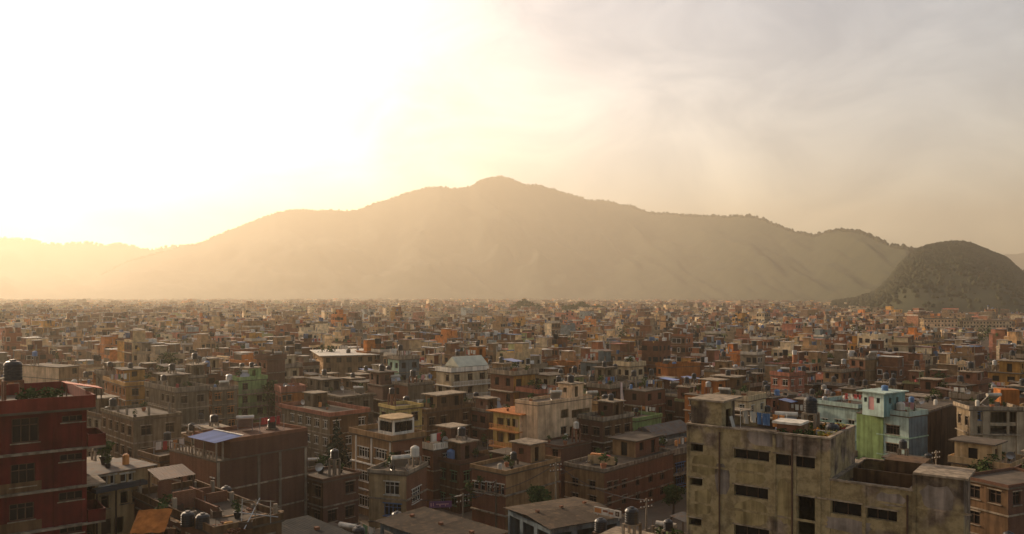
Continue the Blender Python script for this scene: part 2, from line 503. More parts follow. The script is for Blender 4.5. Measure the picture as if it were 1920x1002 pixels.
# ------------------------------------------------------------------ haze
HAZE_DENSITY = 2.4e-4
hz = MB(); hz.box(-7000, 7000, -1480, 8300, -4.0, 880)
hm = bpy.data.materials.new('haze'); hm.use_nodes = True
hm.node_tree.nodes.clear()
ho = hm.node_tree.nodes.new('ShaderNodeOutputMaterial')
pv = hm.node_tree.nodes.new('ShaderNodeVolumePrincipled')
pv.inputs['Color'].default_value = (0.68, 0.605, 0.485, 1)
pv.inputs['Density'].default_value = HAZE_DENSITY
pv.inputs['Anisotropy'].default_value = 0.48
hm.node_tree.links.new(pv.outputs[0], ho.inputs['Volume'])
h = hz.build('haze', hm); h['kind'] = 'stuff'
# ------------------------------------------------------------------ city plan
PAL = {  # paints and walls, base colours
 'brick':   (0.235, 0.105, 0.060), 'dark brick': (0.15, 0.070, 0.042), 'tan': (0.34, 0.235, 0.145),
 'grey':    (0.24, 0.205, 0.165), 'cream': (0.52, 0.42, 0.29), 'white': (0.64, 0.57, 0.46), 'ochre': (0.46, 0.27, 0.085),
 'orange':  (0.48, 0.19, 0.055), 'pink': (0.45, 0.20, 0.16), 'pale green': (0.30, 0.34, 0.20), 'blue': (0.17, 0.23, 0.30), 'brown': (0.17, 0.11, 0.07),
}
PAL = {k: (v[0] * .80, v[1] * .68, v[2] * .50) for k, v in PAL.items()}   # palette scaled darker and warmer
PN = list(PAL)
PW = np.array([0.17, 0.11, 0.14, 0.10, 0.13, 0.085, 0.085, 0.06, 0.03, 0.035, 0.02, 0.075]); PW = PW / PW.sum()
PA = np.array([PAL[n] for n in PN])

class Boxes:
    def __init__(s): s.C = []; s.H = []; s.O = []; s.R = []; s.P = []
    def add(s, org, rot, ctr, half, paint):
        """org (n,2) house centre, rot (n,), ctr (n,3) local, half (n,3), paint (n,5,3) or (n,3)"""
        n = len(org)
        if n == 0: return
        paint = np.asarray(paint, float)
        if paint.ndim == 2: paint = np.repeat(paint[:, None, :], 5, 1)
        s.O.append(np.asarray(org, float)); s.R.append(np.asarray(rot, float)); s.C.append(np.asarray(ctr, float)); s.H.append(np.asarray(half, float)); s.P.append(paint)
    def arrays(s):
        O, R, C, H, P = (np.concatenate(x) for x in (s.O, s.R, s.C, s.H, s.P))
        sg = np.array([(-1, -1, -1), (1, -1, -1), (1, 1, -1), (-1, 1, -1), (-1, -1, 1), (1, -1, 1), (1, 1, 1), (-1, 1, 1)], float)
        L = C[:, None, :] + sg[None] * H[:, None, :]
        c, sn = np.cos(R)[:, None], np.sin(R)[:, None]
        X = L[..., 0] * c - L[..., 1] * sn + O[:, :1]
        Y = L[..., 0] * sn + L[..., 1] * c + O[:, 1:2]
        V = np.stack([X, Y, L[..., 2]], -1).reshape(-1, 3)
        f = np.array([(0, 1, 5, 4), (1, 2, 6, 5), (2, 3, 7, 6), (3, 0, 4, 7), (4, 5, 6, 7)])
        Fq = (f[None] + 8 * np.arange(len(O))[:, None, None]).reshape(-1, 4)
        return V, Fq, P.reshape(-1, 3)

BIN = 4.0; NB = int(2600 / BIN)
skyline = np.full(NB, 1400.0)
def bins(p0, p1):
    a = int(max(0, (p0 + 340) // BIN)); b = int(min(NB - 1, (p1 + 340) // BIN))
    return a, b
def corners(x, y, a, b, r):
    c, s = math.cos(r), math.sin(r)
    return [(x + c * i * a / 2 - s * j * b / 2, y + s * i * a / 2 + c * j * b / 2) for i in (-1, 1) for j in (-1, 1)]
def seen(x, y, a, b, r, h, margin=6, clutter=2.5, write=True):
    cs = corners(x, y, a, b, r)
    pxs = [CX + F_PX * q[0] / q[1] for q in cs]
    yf = max(q[1] for q in cs); yn = min(q[1] for q in cs)
    lo, hi = min(pxs), max(pxs)
    i0, i1 = bins(lo - 8, hi + 8)
    if i1 < i0: return False
    top = min(HOR - F_PX * (h + clutter - EYE) / yf, HOR - F_PX * (h + clutter - EYE) / yn)
    vis = top < skyline[i0:i1 + 1].max() + margin
    if vis and write:
        j0, j1 = bins(lo + 2, hi - 2)
        t = max(HOR - F_PX * (h - EYE) / yn, HOR - F_PX * (h - EYE) / yf)
        if j1 >= j0: skyline[j0:j1 + 1] = np.minimum(skyline[j0:j1 + 1], t)
    return vis

def street_rot(x, y):
    return math.radians(31 + (float(fbm(np.array(x / 260.0 + 9), np.array(y / 260.0 + 4), 2)) - 0.37) * 75)

def plan(d0, d1, s, seed, keep=0.94, big=0.03, blocked=None):
    rg = np.random.default_rng(seed)
    out = []
    n = int(d1 * 1.1 / s)
    c45 = math.sqrt(0.5)
    for i in range(0, int(2.2 * d1 / s)):
        for j in range(0, int(2.2 * d1 / s)):
            u = (i + 0.0) * s; v = (j + 0.0) * s
            x = (u - v) * c45; y = (u + v) * c45
            if y < d0 * 0.9 or y > d1: continue
            if abs(x) > y * 0.70 + 12: continue
            # lanes between blocks
            if i % 6 == 5 and rg.random() < 0.75: continue
            if j % 9 == 8 and rg.random() < 0.75: continue
            if rg.random() > keep: continue
            x += rg.uniform(-.12, .12) * s; y += rg.uniform(-.12, .12) * s
            if y < d0 or y > d1: continue
            out.append((x, y))
    return out

def foot_limit(x, y):
    px = CX + F_PX * x / y
    if px > 1640: return 790 + max(0, 1700 - px) * 14
    return 3300
FAR_START = 205.0
# ------------------------------------------------------------------ paints used by single houses
WALLS = {}
def wallmat(n):
    if n not in WALLS:
        kind = 'brick' if 'brick' in n else 'concrete' if n in ('grey', 'brown') else 'plaster'
        WALLS[n] = mat(n.replace(' ', '_') + '_wall', PAL[n], 0.9, 0.2, kind, 0.30, 1.0, bump=0.25)
    return WALLS[n]
PAL['red'] = (0.20, 0.030, 0.018); PAL['maroon'] = (0.125, 0.018, 0.012); PAL['mint'] = (0.36, 0.50, 0.36); PAL['leaf green'] = (0.24, 0.33, 0.12); PAL['slate'] = (0.13, 0.16, 0.17)
PAL['pale concrete'] = (0.36, 0.28, 0.185); PAL['salmon'] = (0.72, 0.49, 0.29); PAL['yellow'] = (0.50, 0.36, 0.12); PAL['pale mint'] = (0.44, 0.54, 0.46)
SLAB = mat('slab_concrete', (0.29, 0.225, 0.155), 0.95, 0.2, 'concrete', 0.3, 1.3, bump=0.2)
ROOF = mat('roof_screed', (0.10, 0.075, 0.052), 0.95, 0.2, 'plain', 0.42, 0.9, bump=0.3)
WHITE = mat('white_paint', (0.62, 0.56, 0.46), 0.7, 0.3, 'plaster', 0.15)
WOOD = mat('dark_wood', (0.075, 0.040, 0.022), 0.7, 0.3, 'plain', 0.3, 4)
TIN = mat('grey_tin', (0.13, 0.115, 0.10), 0.9, 0.1, 'tin', 0.25, 1.0, 0.25)
RUST = mat('rusty_tin', (0.14, 0.085, 0.055), 0.65, 0.4, 'tin', 0.3, 1.0, 0.15)
BLUETIN = mat('blue_tin', (0.15, 0.20, 0.38), 0.5, 0.5, 'plain', 0.2, 0.8, 0.1)
BROWNTIN = mat('brown_tin', (0.08, 0.060, 0.042), 0.95, 0.08, 'tin', 0.25, 0.8, 0.05, second=(0.15, 0.10, 0.06))
BLACKPL = mat('black_plastic', (0.012, 0.012, 0.013), 0.45, 0.5, 'plain', 0.2)
STEEL = mat('galvanised_steel', (0.42, 0.41, 0.39), 0.4, 0.5, 'plain', 0.15, 3, 0.7)
REDP = mat('red_paint', (0.36, 0.035, 0.03), 0.6, 0.4, 'plain', 0.2)
ORANGE = mat('orange_sheet', (0.55, 0.22, 0.06), 0.6, 0.4, 'plain', 0.2)
BLUEP = mat('blue_paint', (0.08, 0.16, 0.30), 0.6, 0.4, 'plain', 0.2)
GREENP = mat('green_paint', (0.08, 0.16, 0.08), 0.6, 0.4, 'plain', 0.2)
PINKC = mat('pink_cloth', (0.52, 0.26, 0.24), 0.9, 0.1, 'plain', 0.15)
TERRA = mat('terracotta', (0.30, 0.12, 0.06), 0.85, 0.2, 'plain', 0.25)
LEAF = forest_mat('leaves', (0.022, 0.040, 0.012), (0.075, 0.105, 0.032), 1.6)
DARKLEAF = forest_mat('conifer_needles', (0.010, 0.022, 0.014), (0.028, 0.045, 0.026), 1.6)
BARK = mat('bark', (0.10, 0.07, 0.045), 0.95, 0.1, 'plain', 0.3, 3)
glass = bpy.data.materials.new('window_glass'); glass.use_nodes = True
gb = glass.node_tree.nodes['Principled BSDF']
gb.inputs['Base Color'].default_value = (0.014, 0.013, 0.012, 1); gb.inputs['Roughness'].default_value = 0.12; gb.inputs['Specular IOR Level'].default_value = 0.14
GLASS = glass
TRIMS = {'white': WHITE, 'wood': WOOD, 'slab': SLAB, 'red': REDP, 'green': GREENP, 'blue': BLUEP, 'maroon': wallmat('maroon'), 'mint': wallmat('mint'), 'orange': ORANGE}

# ------------------------------------------------------------------ windows and doors (shared meshes)
_WM = {}
def window_meshes(w, h, n, trim, transom=True):
    key = (round(w, 1), round(h, 1), n, trim, transom)
    if key not in _WM:
        w, h = key[0], key[1]
        fmf = lambda u, d, z: (u - w / 2, d, z)
        e = 0.07; holes = []
        pw = (w - e * (n + 1)) / n
        for k in range(n):
            u0 = e + k * (pw + e)
            if transom and h > 1.0:
                holes += [(u0, u0 + pw, e, h * 0.70 - e / 2), (u0, u0 + pw, h * 0.70 + e / 2, h - e)]
            else:
                holes.append((u0, u0 + pw, e, h - e))
        f = MB(); f.pierced(w, 0, h, holes, 0.07, fmf)
        fm_ = f.mesh('window', [TRIMS[trim]])
        g_ = MB(); g_.quad([(-w / 2 + .02, 0.075, .02), (w / 2 - .02, 0.075, .02), (w / 2 - .02, 0.075, h - .02), (-w / 2 + .02, 0.075, h - .02)])
        gm = g_.mesh('pane', [GLASS])
        s_ = MB(); s_.box(-w / 2 - .12, w / 2 + .12, -0.14, 0.05, -0.09, -0.01)
        sm = s_.mesh('sill', [SLAB if trim == 'wood' else TRIMS[trim]])
        l_ = MB(); l_.box(-w / 2 - .14, w / 2 + .14, -0.10, 0.04, h + 0.01, h + 0.13)
        lm = l_.mesh('lintel', [SLAB if trim == 'wood' else TRIMS[trim]])
        _WM[key] = (fm_, gm, sm, lm)
    return _WM[key]

class House:
    """footprint a (along the wall that faces right) by b (along the wall that faces left), standing on the ground"""
    def __init__(s, x, y, rot, a, b, fl, fh):
        s.x, s.y, s.r, s.a, s.b, s.fl, s.fh = x, y, rot, a, b, fl, fh
        s.H = fl * fh
        s.hero = False; s.opt = {}; s.label = None; s.name = 'house'; s.cat = 'house'; s.group = None; s.short = None; s.vis_py = None
        s.feat = []
    def world(s, lx, ly, z):
        c, q = math.cos(s.r), math.sin(s.r)
        return Vector((s.x + lx * c - ly * q, s.y + lx * q + ly * c, z))
    def fm(s, face):
        a, b = s.a, s.b
        if face == 'R': return lambda u, d, z: (-a / 2 + u, -b / 2 + d, z)
        return lambda u, d, z: (-a / 2 + d, -b / 2 + u, z)
    def on_face(s, face, px, py):
        """(distance along the wall from the near corner, height) of the point of the wall seen at px, py"""
        c, q = math.cos(s.r), math.sin(s.r)
        k = s.world(-s.a / 2, -s.b / 2, 0)
        dx, dy = (c, q) if face == 'R' else (-q, c)
        p = (px - CX) / F_PX
        u = (p * k.y - k.x) / (dx - p * dy)
        Y = k.y + u * dy
        return u, EYE - (py - HOR) / F_PX * Y
    def rect(s, face, px0, py0, px1, py1):
        (ua, za), (ub, zb) = s.on_face(face, px0, (py0 + py1) / 2), s.on_face(face, px1, (py0 + py1) / 2)
        um = (px0 + px1) / 2
        _, zt = s.on_face(face, um, py0); _, zz = s.on_face(face, um, py1)
        return (min(ua, ub), max(ua, ub), min(zt, zz), max(zt, zz))
    def px_range(s):
        cs = [s.world(i * s.a / 2, j * s.b / 2, 0) for i in (-1, 1) for j in (-1, 1)]
        q = [CX + F_PX * c.x / c.y for c in cs]
        return min(q), max(q)
    def near_corner(s): return s.world(-s.a / 2, -s.b / 2, 0)

def corner_house(pxL, pxC, pxR, py, Y, rot, fh=2.95, H=None):
    """the house whose near roof corner is seen at (pxC, py) at distance Y and whose walls end at pxL and pxR"""
    th = math.radians(rot); c, q = math.cos(th), math.sin(th)
    k = at(pxC, py, Y); X = k.x
    pr, pl = (pxR - CX) / F_PX, (pxL - CX) / F_PX
    a = (pr * Y - X) / (c - pr * q); b = (X - pl * Y) / (q + pl * c)
    h = Hh(k.z, fh) if H is None else H
    o = House(X + c * a / 2 - q * b / 2, Y + q * a / 2 + c * b / 2, th, a, b, max(1, round(k.z / fh)), k.z / max(1, round(k.z / fh)))
    return o
def Hh(z, fh): return z

def add_window(hs, root, face, hole, trim, n=None, inset=0.14, sill=True, lintel=True, transom=True):
    u0, u1, z0, z1 = hole
    w, h = u1 - u0, z1 - z0
    n = n or max(1, min(4, round(w / 0.62)))
    fm_, gm, sm, lm = window_meshes(w, h, n, trim, transom)
    p = hs.fm(face)((u0 + u1) / 2, inset, z0)
    o = put('window', fm_, root, p, 0 if face == 'R' else -math.pi / 2)
    sx, sz = w / round(w, 1) if round(w, 1) else 1, h / round(h, 1) if round(h, 1) else 1
    o.scale = (sx, 1, sz)
    put('pane', gm, o)
    if sill:
        q = put('sill', sm, o, (0, -inset, 0))
    if lintel:
        put('lintel', lm, o, (0, -inset, 0))
    return o

def auto_holes(hs, face, rg, style):
    """rows of window openings for a wall"""
    W = hs.a if face == 'R' else hs.b
    out = []
    n = max(1, int(W / style.get('pitch', 2.5)))
    ww, wh = style.get('w', 1.3), style.get('h', 1.35)
    for k in range(hs.fl):
        for i in range(n):
            if rg.random() < style.get('skip', 0.08): continue
            u = (i + 0.5) * W / n + rg.uniform(-.15, .15)
            w = ww * rg.uniform(0.85, 1.1) if style.get('jit', True) else ww
            z = k * hs.fh + 0.95
            out.append((u - w / 2, u + w / 2, z, z + wh))
    return out

def build_house(hs, lod):
    """one house: the thing and its parts. lod 0: every window an object; lod 1: further away, the windows one part"""
    o = hs.opt; rg = random.Random(o.get('seed', int(hs.x * 31 + hs.y * 17)))
    root = thing(hs.name, hs.label or 'house', hs.cat, (hs.x, hs.y, 0), hs.r, hs.group)
    hs.root = root
    a, b, H = hs.a, hs.b, hs.H
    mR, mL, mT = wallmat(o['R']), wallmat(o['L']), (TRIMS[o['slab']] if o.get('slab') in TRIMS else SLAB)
    trim = o.get('trim', 'wood')
    w = MB(); windows = []
    for face, mi in (('R', 0), ('L', 1)):
        W = a if face == 'R' else b
        holes = []
        spec = o.get('win' + face)
        if spec is None:
            holes = [(h, None) for h in auto_holes(hs, face, rg, o.get('style' + face, {}))] if not o.get('blind' + face) else []
        else:
            for e in spec:
                r = hs.rect(face, *e[:4]) if len(e) >= 4 else e
                holes.append((r, e[4] if len(e) > 4 else None))
        clean = []
        for h, t in holes:
            u0, u1, z0, z1 = h
            u0, u1, z0, z1 = max(0.12, u0), min(W - 0.12, u1), max(0.15, z0), min(H - 0.12, z1)
            if u1 - u0 < 0.2 or z1 - z0 < 0.2: continue
            if any(u0 < c[0][1] + .05 and c[0][0] - .05 < u1 and z0 < c[0][3] + .05 and c[0][2] - .05 < z1 for c in clean): continue
            clean.append(((u0, u1, z0, z1), t))
        w.pierced(W, 0, H, [c[0] for c in clean], 0.22, hs.fm(face), face == 'L', mi)
        windows += [(face, h, t) for h, t in clean]
    w.quad([(a / 2, -b / 2, 0), (a / 2, b / 2, 0), (a / 2, b / 2, H), (a / 2, -b / 2, H)], 1)
    w.quad([(a / 2, b / 2, 0), (-a / 2, b / 2, 0), (-a / 2, b / 2, H), (a / 2, b / 2, H)], 0)
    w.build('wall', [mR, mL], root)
    if lod == 0:
        for face, h, t in windows:
            if t == 'open': continue
            if t == 'door':
                d = MB(); d.box(-0.5 * (h[1] - h[0]), 0.5 * (h[1] - h[0]), 0, 0.06, 0, h[3] - h[2])
                dd = d.build('door', TRIMS.get(o.get('door', 'wood'), WOOD), root, hs.fm(face)((h[0] + h[1]) / 2, 0.12, h[2]), 0 if face == 'R' else -math.pi / 2)
                continue
            add_window(hs, root, face, h, t or trim, sill=o.get('sill', True), lintel=o.get('lintel', True))
    elif windows:
        p = MB()
        for face, (u0, u1, z0, z1), t in windows:
            f = hs.fm(face); q = [(u0, .2, z0), (u1, .2, z0), (u1, .2, z1), (u0, .2, z1)]
            p.quad([f(*x) for x in (q if face == 'R' else q[::-1])])
        q = p.build('windows', GLASS, root); q['kind'] = 'stuff'
    # floor slabs showing as bands, some running out as balconies
    e0 = o.get('ledge', 0.12)
    for k in range(1, hs.fl):
        if o.get('noslab'): break
        s = MB(); eR, eL = o.get('balR', e0), o.get('balL', e0)
        s.box(-a / 2 - eL, a / 2 + 0.05, -b / 2 - eR, b / 2 + 0.05, k * hs.fh - 0.11, k * hs.fh + 0.05)
        s.build('floor_slab', mT, root)
        for face, e in (('R', eR), ('L', eL)):
            if e > 0.6 and lod == 0:
                W = a if face == 'R' else b
                nb = max(4, int(W / 0.35)); r_ = MB(); f = hs.fm(face)
                r_.pierced(W, k * hs.fh + 0.053, k * hs.fh + 0.95, [((i + .15) * W / nb, (i + .85) * W / nb, k * hs.fh + 0.15, k * hs.fh + 0.85) for i in range(nb)], 0.05,
                           lambda u, d, z: f(u, d - e + 0.06, z), face == 'L')
                r_.build('railing', TRIMS[o.get('rail', 'slab')], root)
    # roof
    er = o.get('eave', 0.22); rt = o.get('roof_t', 0.16)
    s = MB(); s.box(-a / 2 - er, a / 2 + er, -b / 2 - er, b / 2 + er, H + 0.002, H + rt)
    s.build('roof_slab', [o.get('roofmat', ROOF)], root)
    z = H + rt
    hs.roof_z = z
    if o.get('parapet', 0.8) > 0.05:
        s = MB(); s.ring(-a / 2 - er + .04, a / 2 + er - .04, -b / 2 - er + .04, b / 2 + er - .04, 0.13, z + 0.001, z + o.get('parapet', 0.8))
        s.build('parapet', o.get('parmat', mR if rg.random() < .6 else mT), root)
    st = o.get('stair')
    if st:   # (cx, cy, half a, half b, height) in the house's own axes
        cx, cyy, ha, hb, hh = st
        s = MB(); hol = [(ha * 0.55, ha * 0.55 + 0.85, z + 0.1, z + min(2.0, hh - .2))]
        s.pierced(2 * ha, z + 0.002, z + hh, hol if o.get('stdoor', True) else [], 0.15, lambda u, d, zz: (cx - ha + u, cyy - hb + d, zz), False, 0)
        s.pierced(2 * hb, z + 0.002, z + hh, [(hb - .4, hb + .4, z + 1.0, z + min(1.8, hh - .3))], 0.15, lambda u, d, zz: (cx - ha + d, cyy - hb + u, zz), True, 1)
        s.quad([(cx + ha, cyy - hb, z), (cx + ha, cyy + hb, z), (cx + ha, cyy + hb, z + hh), (cx + ha, cyy - hb, z + hh)], 1)
        s.quad([(cx + ha, cyy + hb, z), (cx - ha, cyy + hb, z), (cx - ha, cyy + hb, z + hh), (cx + ha, cyy + hb, z + hh)], 0)
        t_ = s.build('stair_tower', [wallmat(o.get('stR', o['R'])), wallmat(o.get('stL', o['L']))], root)
        r_ = MB(); r_.box(cx - ha - .3, cx + ha + .3, cyy - hb - .3, cyy + hb + .3, z + hh + .002, z + hh + .16)
        r_.build('tower_roof', SLAB, t_)
    up = o.get('upper')
    if up:   # a smaller top storey set back on the roof, with its own windows and slab
        cx, cyy, ha, hb, hh = up
        s = MB(); hol = []
        for L_, fc in ((2 * ha, 0), (2 * hb, 1)):
            n = max(1, int(L_ / 2.2)); hol.append([((i + .5) * L_ / n - .55, (i + .5) * L_ / n + .55, z + (.1 if (i + fc) % 3 == 1 else .9), z + 2.05) for i in range(n)])
        s.pierced(2 * ha, z + 0.002, z + hh, hol[0], 0.18, lambda u, d, zz: (cx - ha + u, cyy - hb + d, zz), False, 0)
        s.pierced(2 * hb, z + 0.002, z + hh, hol[1], 0.18, lambda u, d, zz: (cx - ha + d, cyy - hb + u, zz), True, 1)
        s.quad([(cx + ha, cyy - hb, z), (cx + ha, cyy + hb, z), (cx + ha, cyy + hb, z + hh), (cx + ha, cyy - hb, z + hh)], 1)
        s.quad([(cx + ha, cyy + hb, z), (cx - ha, cyy + hb, z), (cx - ha, cyy + hb, z + hh), (cx + ha, cyy + hb, z + hh)], 0)
        t_ = s.build('upper_storey', [mR, mL], root)
        r_ = MB(); r_.box(cx - ha - .55, cx + ha + .55, cyy - hb - .55, cyy + hb + .55, z + hh + .002, z + hh + .17); r_.build('upper_roof', mT if rg.random() < .5 else ROOF, t_)
        for L_, fc in ((hol[0], 0), (hol[1], 1)):
            for (u0, u1, za, zb) in L_:
                p = MB(); q = [(u0, .17, za), (u1, .17, za), (u1, .17, zb), (u0, .17, zb)]
                p.quad([(cx - ha + u, cyy - hb + d, zz) if fc == 0 else (cx - ha + d, cyy - hb + u, zz) for u, d, zz in q]); p.build('pane', GLASS, t_)
    sh = o.get('shed')
    if sh:   # a tin roof on posts over part of the terrace
        cx, cyy, ha, hb, hh, rm = sh
        zz = z + hh
        r_ = MB(); r_.quad([(cx - ha, cyy - hb, zz), (cx + ha, cyy - hb, zz), (cx + ha, cyy + hb, zz + .35), (cx - ha, cyy + hb, zz + .35)])
        r_.quad([(cx - ha, cyy - hb, zz - .05), (cx - ha, cyy + hb, zz + .30), (cx + ha, cyy + hb, zz + .30), (cx + ha, cyy - hb, zz - .05)])
        for p0, p1 in (((-1, -1), (1, -1)), ((1, -1), (1, 1)), ((1, 1), (-1, 1)), ((-1, 1), (-1, -1))):
            f_ = lambda p, d: (cx + p[0] * ha, cyy + p[1] * hb, zz - d + (.35 if p[1] > 0 else 0))
            r_.quad([f_(p0, .05), f_(p1, .05), f_(p1, 0), f_(p0, 0)])
        rr = r_.build('tin_roof', rm, root)
        if lod == 0:
            for i in (-1, 1):
                for j in (-1, 1):
                    MB().box(cx + i * (ha - .15) - .05, cx + i * (ha - .15) + .05, cyy + j * (hb - .15) - .05, cyy + j * (hb - .15) + .05, z + .002, zz - .05 + (.32 if j > 0 else 0.02)).build('post', WOOD, root)
        if o.get('shedwall', True):
            k_ = MB(); k_.box(cx - ha * .86, cx + ha * .86, cyy - hb * .5, cyy + hb * .86, z + .002, zz - .06)
            k_.build('roof_room', wallmat(o['L']), root)
    for (lx, ly, hh) in o.get('columns', []):
        c_ = MB().box(lx - .14, lx + .14, ly - .14, ly + .14, z + 0.003, z + hh)
        cc = c_.build('column', SLAB, root)
        if lod == 0 and hs.y < 150:
            rb = MB()
            rb.tube([(lx, ly, z + hh - .05), (lx + .03, ly + .02, z + hh + .7)], .02, 4)
            rb.build('rebar', WOOD, cc)
    return root
# ------------------------------------------------------------------ loose things of the roofs and streets
def tank_mesh(r, h):
    p = [(r * .98, 0)]
    for k in range(5):
        z0 = h * (0.05 + 0.15 * k)
        p += [(r, z0), (r, z0 + h * .10), (r * .95, z0 + h * .12), (r * .95, z0 + h * .14)]
    p += [(r, h * .80), (r * .75, h * .92), (r * .34, h * .97)]
    return p
_TK = {}
def water_tank(loc, r, h, material, label, stand=0.0, stand_mat=None, group='water tanks on the roofs', rz=0.0, lod=0):
    t = thing('water_tank', label, 'water tank', loc, rz, group)
    key = (round(r, 1), round(h, 1), material.name)
    if key not in _TK:
        m = MB().lathe(tank_mesh(r, h), 14); me = m.mesh('tank_body', [material]); me.polygons.foreach_set('use_smooth', [False] * len(me.polygons))
        l = MB().lathe([(r * .36, h * .965), (r * .36, h * 1.02), (r * .1, h * 1.04)], 10); lm = l.mesh('lid', [material])
        _TK[key] = (me, lm)
    put('tank_body', _TK[key][0], t, (0, 0, stand))
    put('lid', _TK[key][1], t, (0, 0, stand))
    if stand > 0.15:
        s = MB()
        s.box(-r * 1.05, r * 1.05, -r * 1.05, r * 1.05, stand - .12, stand - .005)
        s.build('stand_top', stand_mat or SLAB, t)
        for i in (-1, 1):
            for j in (-1, 1):
                q = r * .9
                MB().box(i * q - .1, i * q + .1, j * q - .1, j * q + .1, 0.003, stand - .122).build('stand_leg', stand_mat or SLAB, t)
    return t
_SH = {}
def solar_heater(loc, rz, label, s=1.0, group='solar water heaters on the roofs'):
    t = thing('solar_heater', label, 'solar heater', loc, rz, group)
    if not _SH:
        m = MB()
        for k in range(1): pass
        n = 10
        pts = [(x, y, z) for x, y, z in ((-.9, -.75, .35), (.9, -.75, .35), (.9, .55, 1.45), (-.9, .55, 1.45))]
        m.quad(pts); m.quad([(x, y + .03, z - .06) for x, y, z in pts][::-1])
        for i in range(4):
            a, b = pts[i], pts[(i + 1) % 4]
            m.quad([(a[0], a[1] + .03, a[2] - .06), (b[0], b[1] + .03, b[2] - .06), b, a])
        _SH['collector'] = m.mesh('collector', [STEEL])
        t_ = MB(); t_.tube([(-1.0, .62, 1.62), (1.0, .62, 1.62)], .24, 10)
        _SH['hot_tank'] = t_.mesh('hot_tank', [WHITE])
        for nm, p in (('leg', [(-.8, .62, 0), (-.8, .62, 1.42)]), ('foot_rail', [(-.8, -.75, .33), (-.8, .62, .02)])):
            _SH[nm] = MB().tube(p, .03, 4).mesh(nm, [STEEL])
    put('collector', _SH['collector'], t); put('hot_tank', _SH['hot_tank'], t)
    for dx in (0, 1.6):
        put('leg', _SH['leg'], t, (dx, 0, 0)); put('foot_rail', _SH['foot_rail'], t, (dx, 0, 0))
    t.scale = (s, s, s)
    return t
CLOTH_COL = [('white', WHITE), ('red', REDP), ('blue', BLUEP), ('orange', ORANGE), ('pink', PINKC), ('green', GREENP)]
def washing_line(loc, rz, L, cols, label, group='washing lines on the roofs'):
    t = thing('washing_line', label, 'washing line', loc, rz, group)
    rg = random.Random(int(loc[0] * 13 + loc[1] * 7))
    for x in (-L / 2, L / 2):
        MB().tube([(x, 0, 0), (x, 0, 1.9)], .035, 4).build('pole', STEEL, t)
    MB().tube([(-L / 2, 0, 1.85), (0, 0, 1.76), (L / 2, 0, 1.85)], .012, 3).build('line', STEEL, t)
    x = -L / 2 + .2
    while x < L / 2 - .5:
        w, h = rg.uniform(.4, .9), rg.uniform(.6, 1.2)
        m = MB(); n = 4
        g_ = [[(x + w * i / n, .04 * math.sin(i * 1.9 + j + x), 1.78 - h * j / 3) for i in range(n + 1)] for j in range(4)]
        for j in range(3):
            for i in range(n):
                m.quad([g_[j][i], g_[j + 1][i], g_[j + 1][i + 1], g_[j][i + 1]])
        m.build('laundry', CLOTH_COL[rg.choice(cols)][1], t)
        x += w + rg.uniform(.05, .35)
    return t
def leaf_cloud(rg, blobs, n, size, flat=0.0):
    """many small leaf faces spread through several uneven lobes"""
    V, Fq = [], []
    tot = sum(b[3] ** 2 for b in blobs)
    for (bx, by, bz, br, sq) in blobs:
        for k in range(int(n * br ** 2 / tot) + 4):
            d = Vector((rg.gauss(0, 1), rg.gauss(0, 1), rg.gauss(0, 1))).normalized()
            rr = br * (rg.random() ** 0.4) * rg.uniform(.8, 1.12)
            p = Vector((bx, by, bz)) + Vector((d.x * rr, d.y * rr, d.z * rr * sq))
            u = Vector((rg.gauss(0, 1), rg.gauss(0, 1), rg.gauss(0, .6))).normalized()
            v = u.cross(Vector((rg.gauss(0, 1), rg.gauss(0, 1), rg.gauss(0, 1)))).normalized()
            s = size * rg.uniform(.6, 1.3)
            i = len(V)
            V += [p - u * s - v * s * .5, p + u * s - v * s * .35, p + u * s * .9 + v * s * .5, p - u * s * .8 + v * s * .45]
            Fq.append((i, i + 1, i + 2, i + 3))
    return V, Fq
def tree(loc, h, w, label, name='broadleaf_tree', group='trees among the houses', n=700, leaf=0.22, seed=0, material=None, conic=False):
    rg = random.Random(seed + 77)
    t = thing(name, label, 'tree', loc, rg.uniform(0, 6), group)
    tr = MB(); r = h * .022 + .06
    tr.tube([(0, 0, 0), (.1, .05, h * .3), (-.05, .1, h * .62), (.05, 0, h * (.95 if conic else .85))], [r, r * .8, r * .5, r * .15], 7)
    trunk = tr.build('trunk', BARK, t)
    if not conic:
        for k in range(5):
            al = k * 1.26 + rg.uniform(-.3, .3); z = h * rg.uniform(.38, .62)
            m = MB(); m.tube([(0, 0, z), (math.cos(al) * w * .22, math.sin(al) * w * .22, z + h * .10), (math.cos(al) * w * .36, math.sin(al) * w * .36, z + h * .22)], [r * .45, r * .3, r * .1], 5)
            m.build('limb', BARK, trunk)
        bl = []
        for k in range(11):
            al = rg.uniform(0, 6.28); q = w * .5 * rg.uniform(.15, .62)
            bl.append((math.cos(al) * q, math.sin(al) * q, h * rg.uniform(.48, .88), w * rg.uniform(.15, .27), rg.uniform(.6, .9)))
    else:
        bl = []
        for k in range(26):
            f = k / 25; q = w * .5 * (1 - f) ** 0.85; al = k * 2.4
            bl.append((math.cos(al) * q * .22, math.sin(al) * q * .22, h * (.10 + .88 * f), max(.18, q * .85), .42))
    V, Fq = leaf_cloud(rg, bl, n, leaf)
    c = put('crown', tri_mesh('crown', V, Fq, [material or LEAF]), t); c['kind'] = 'stuff'
    return t
_PP = {}
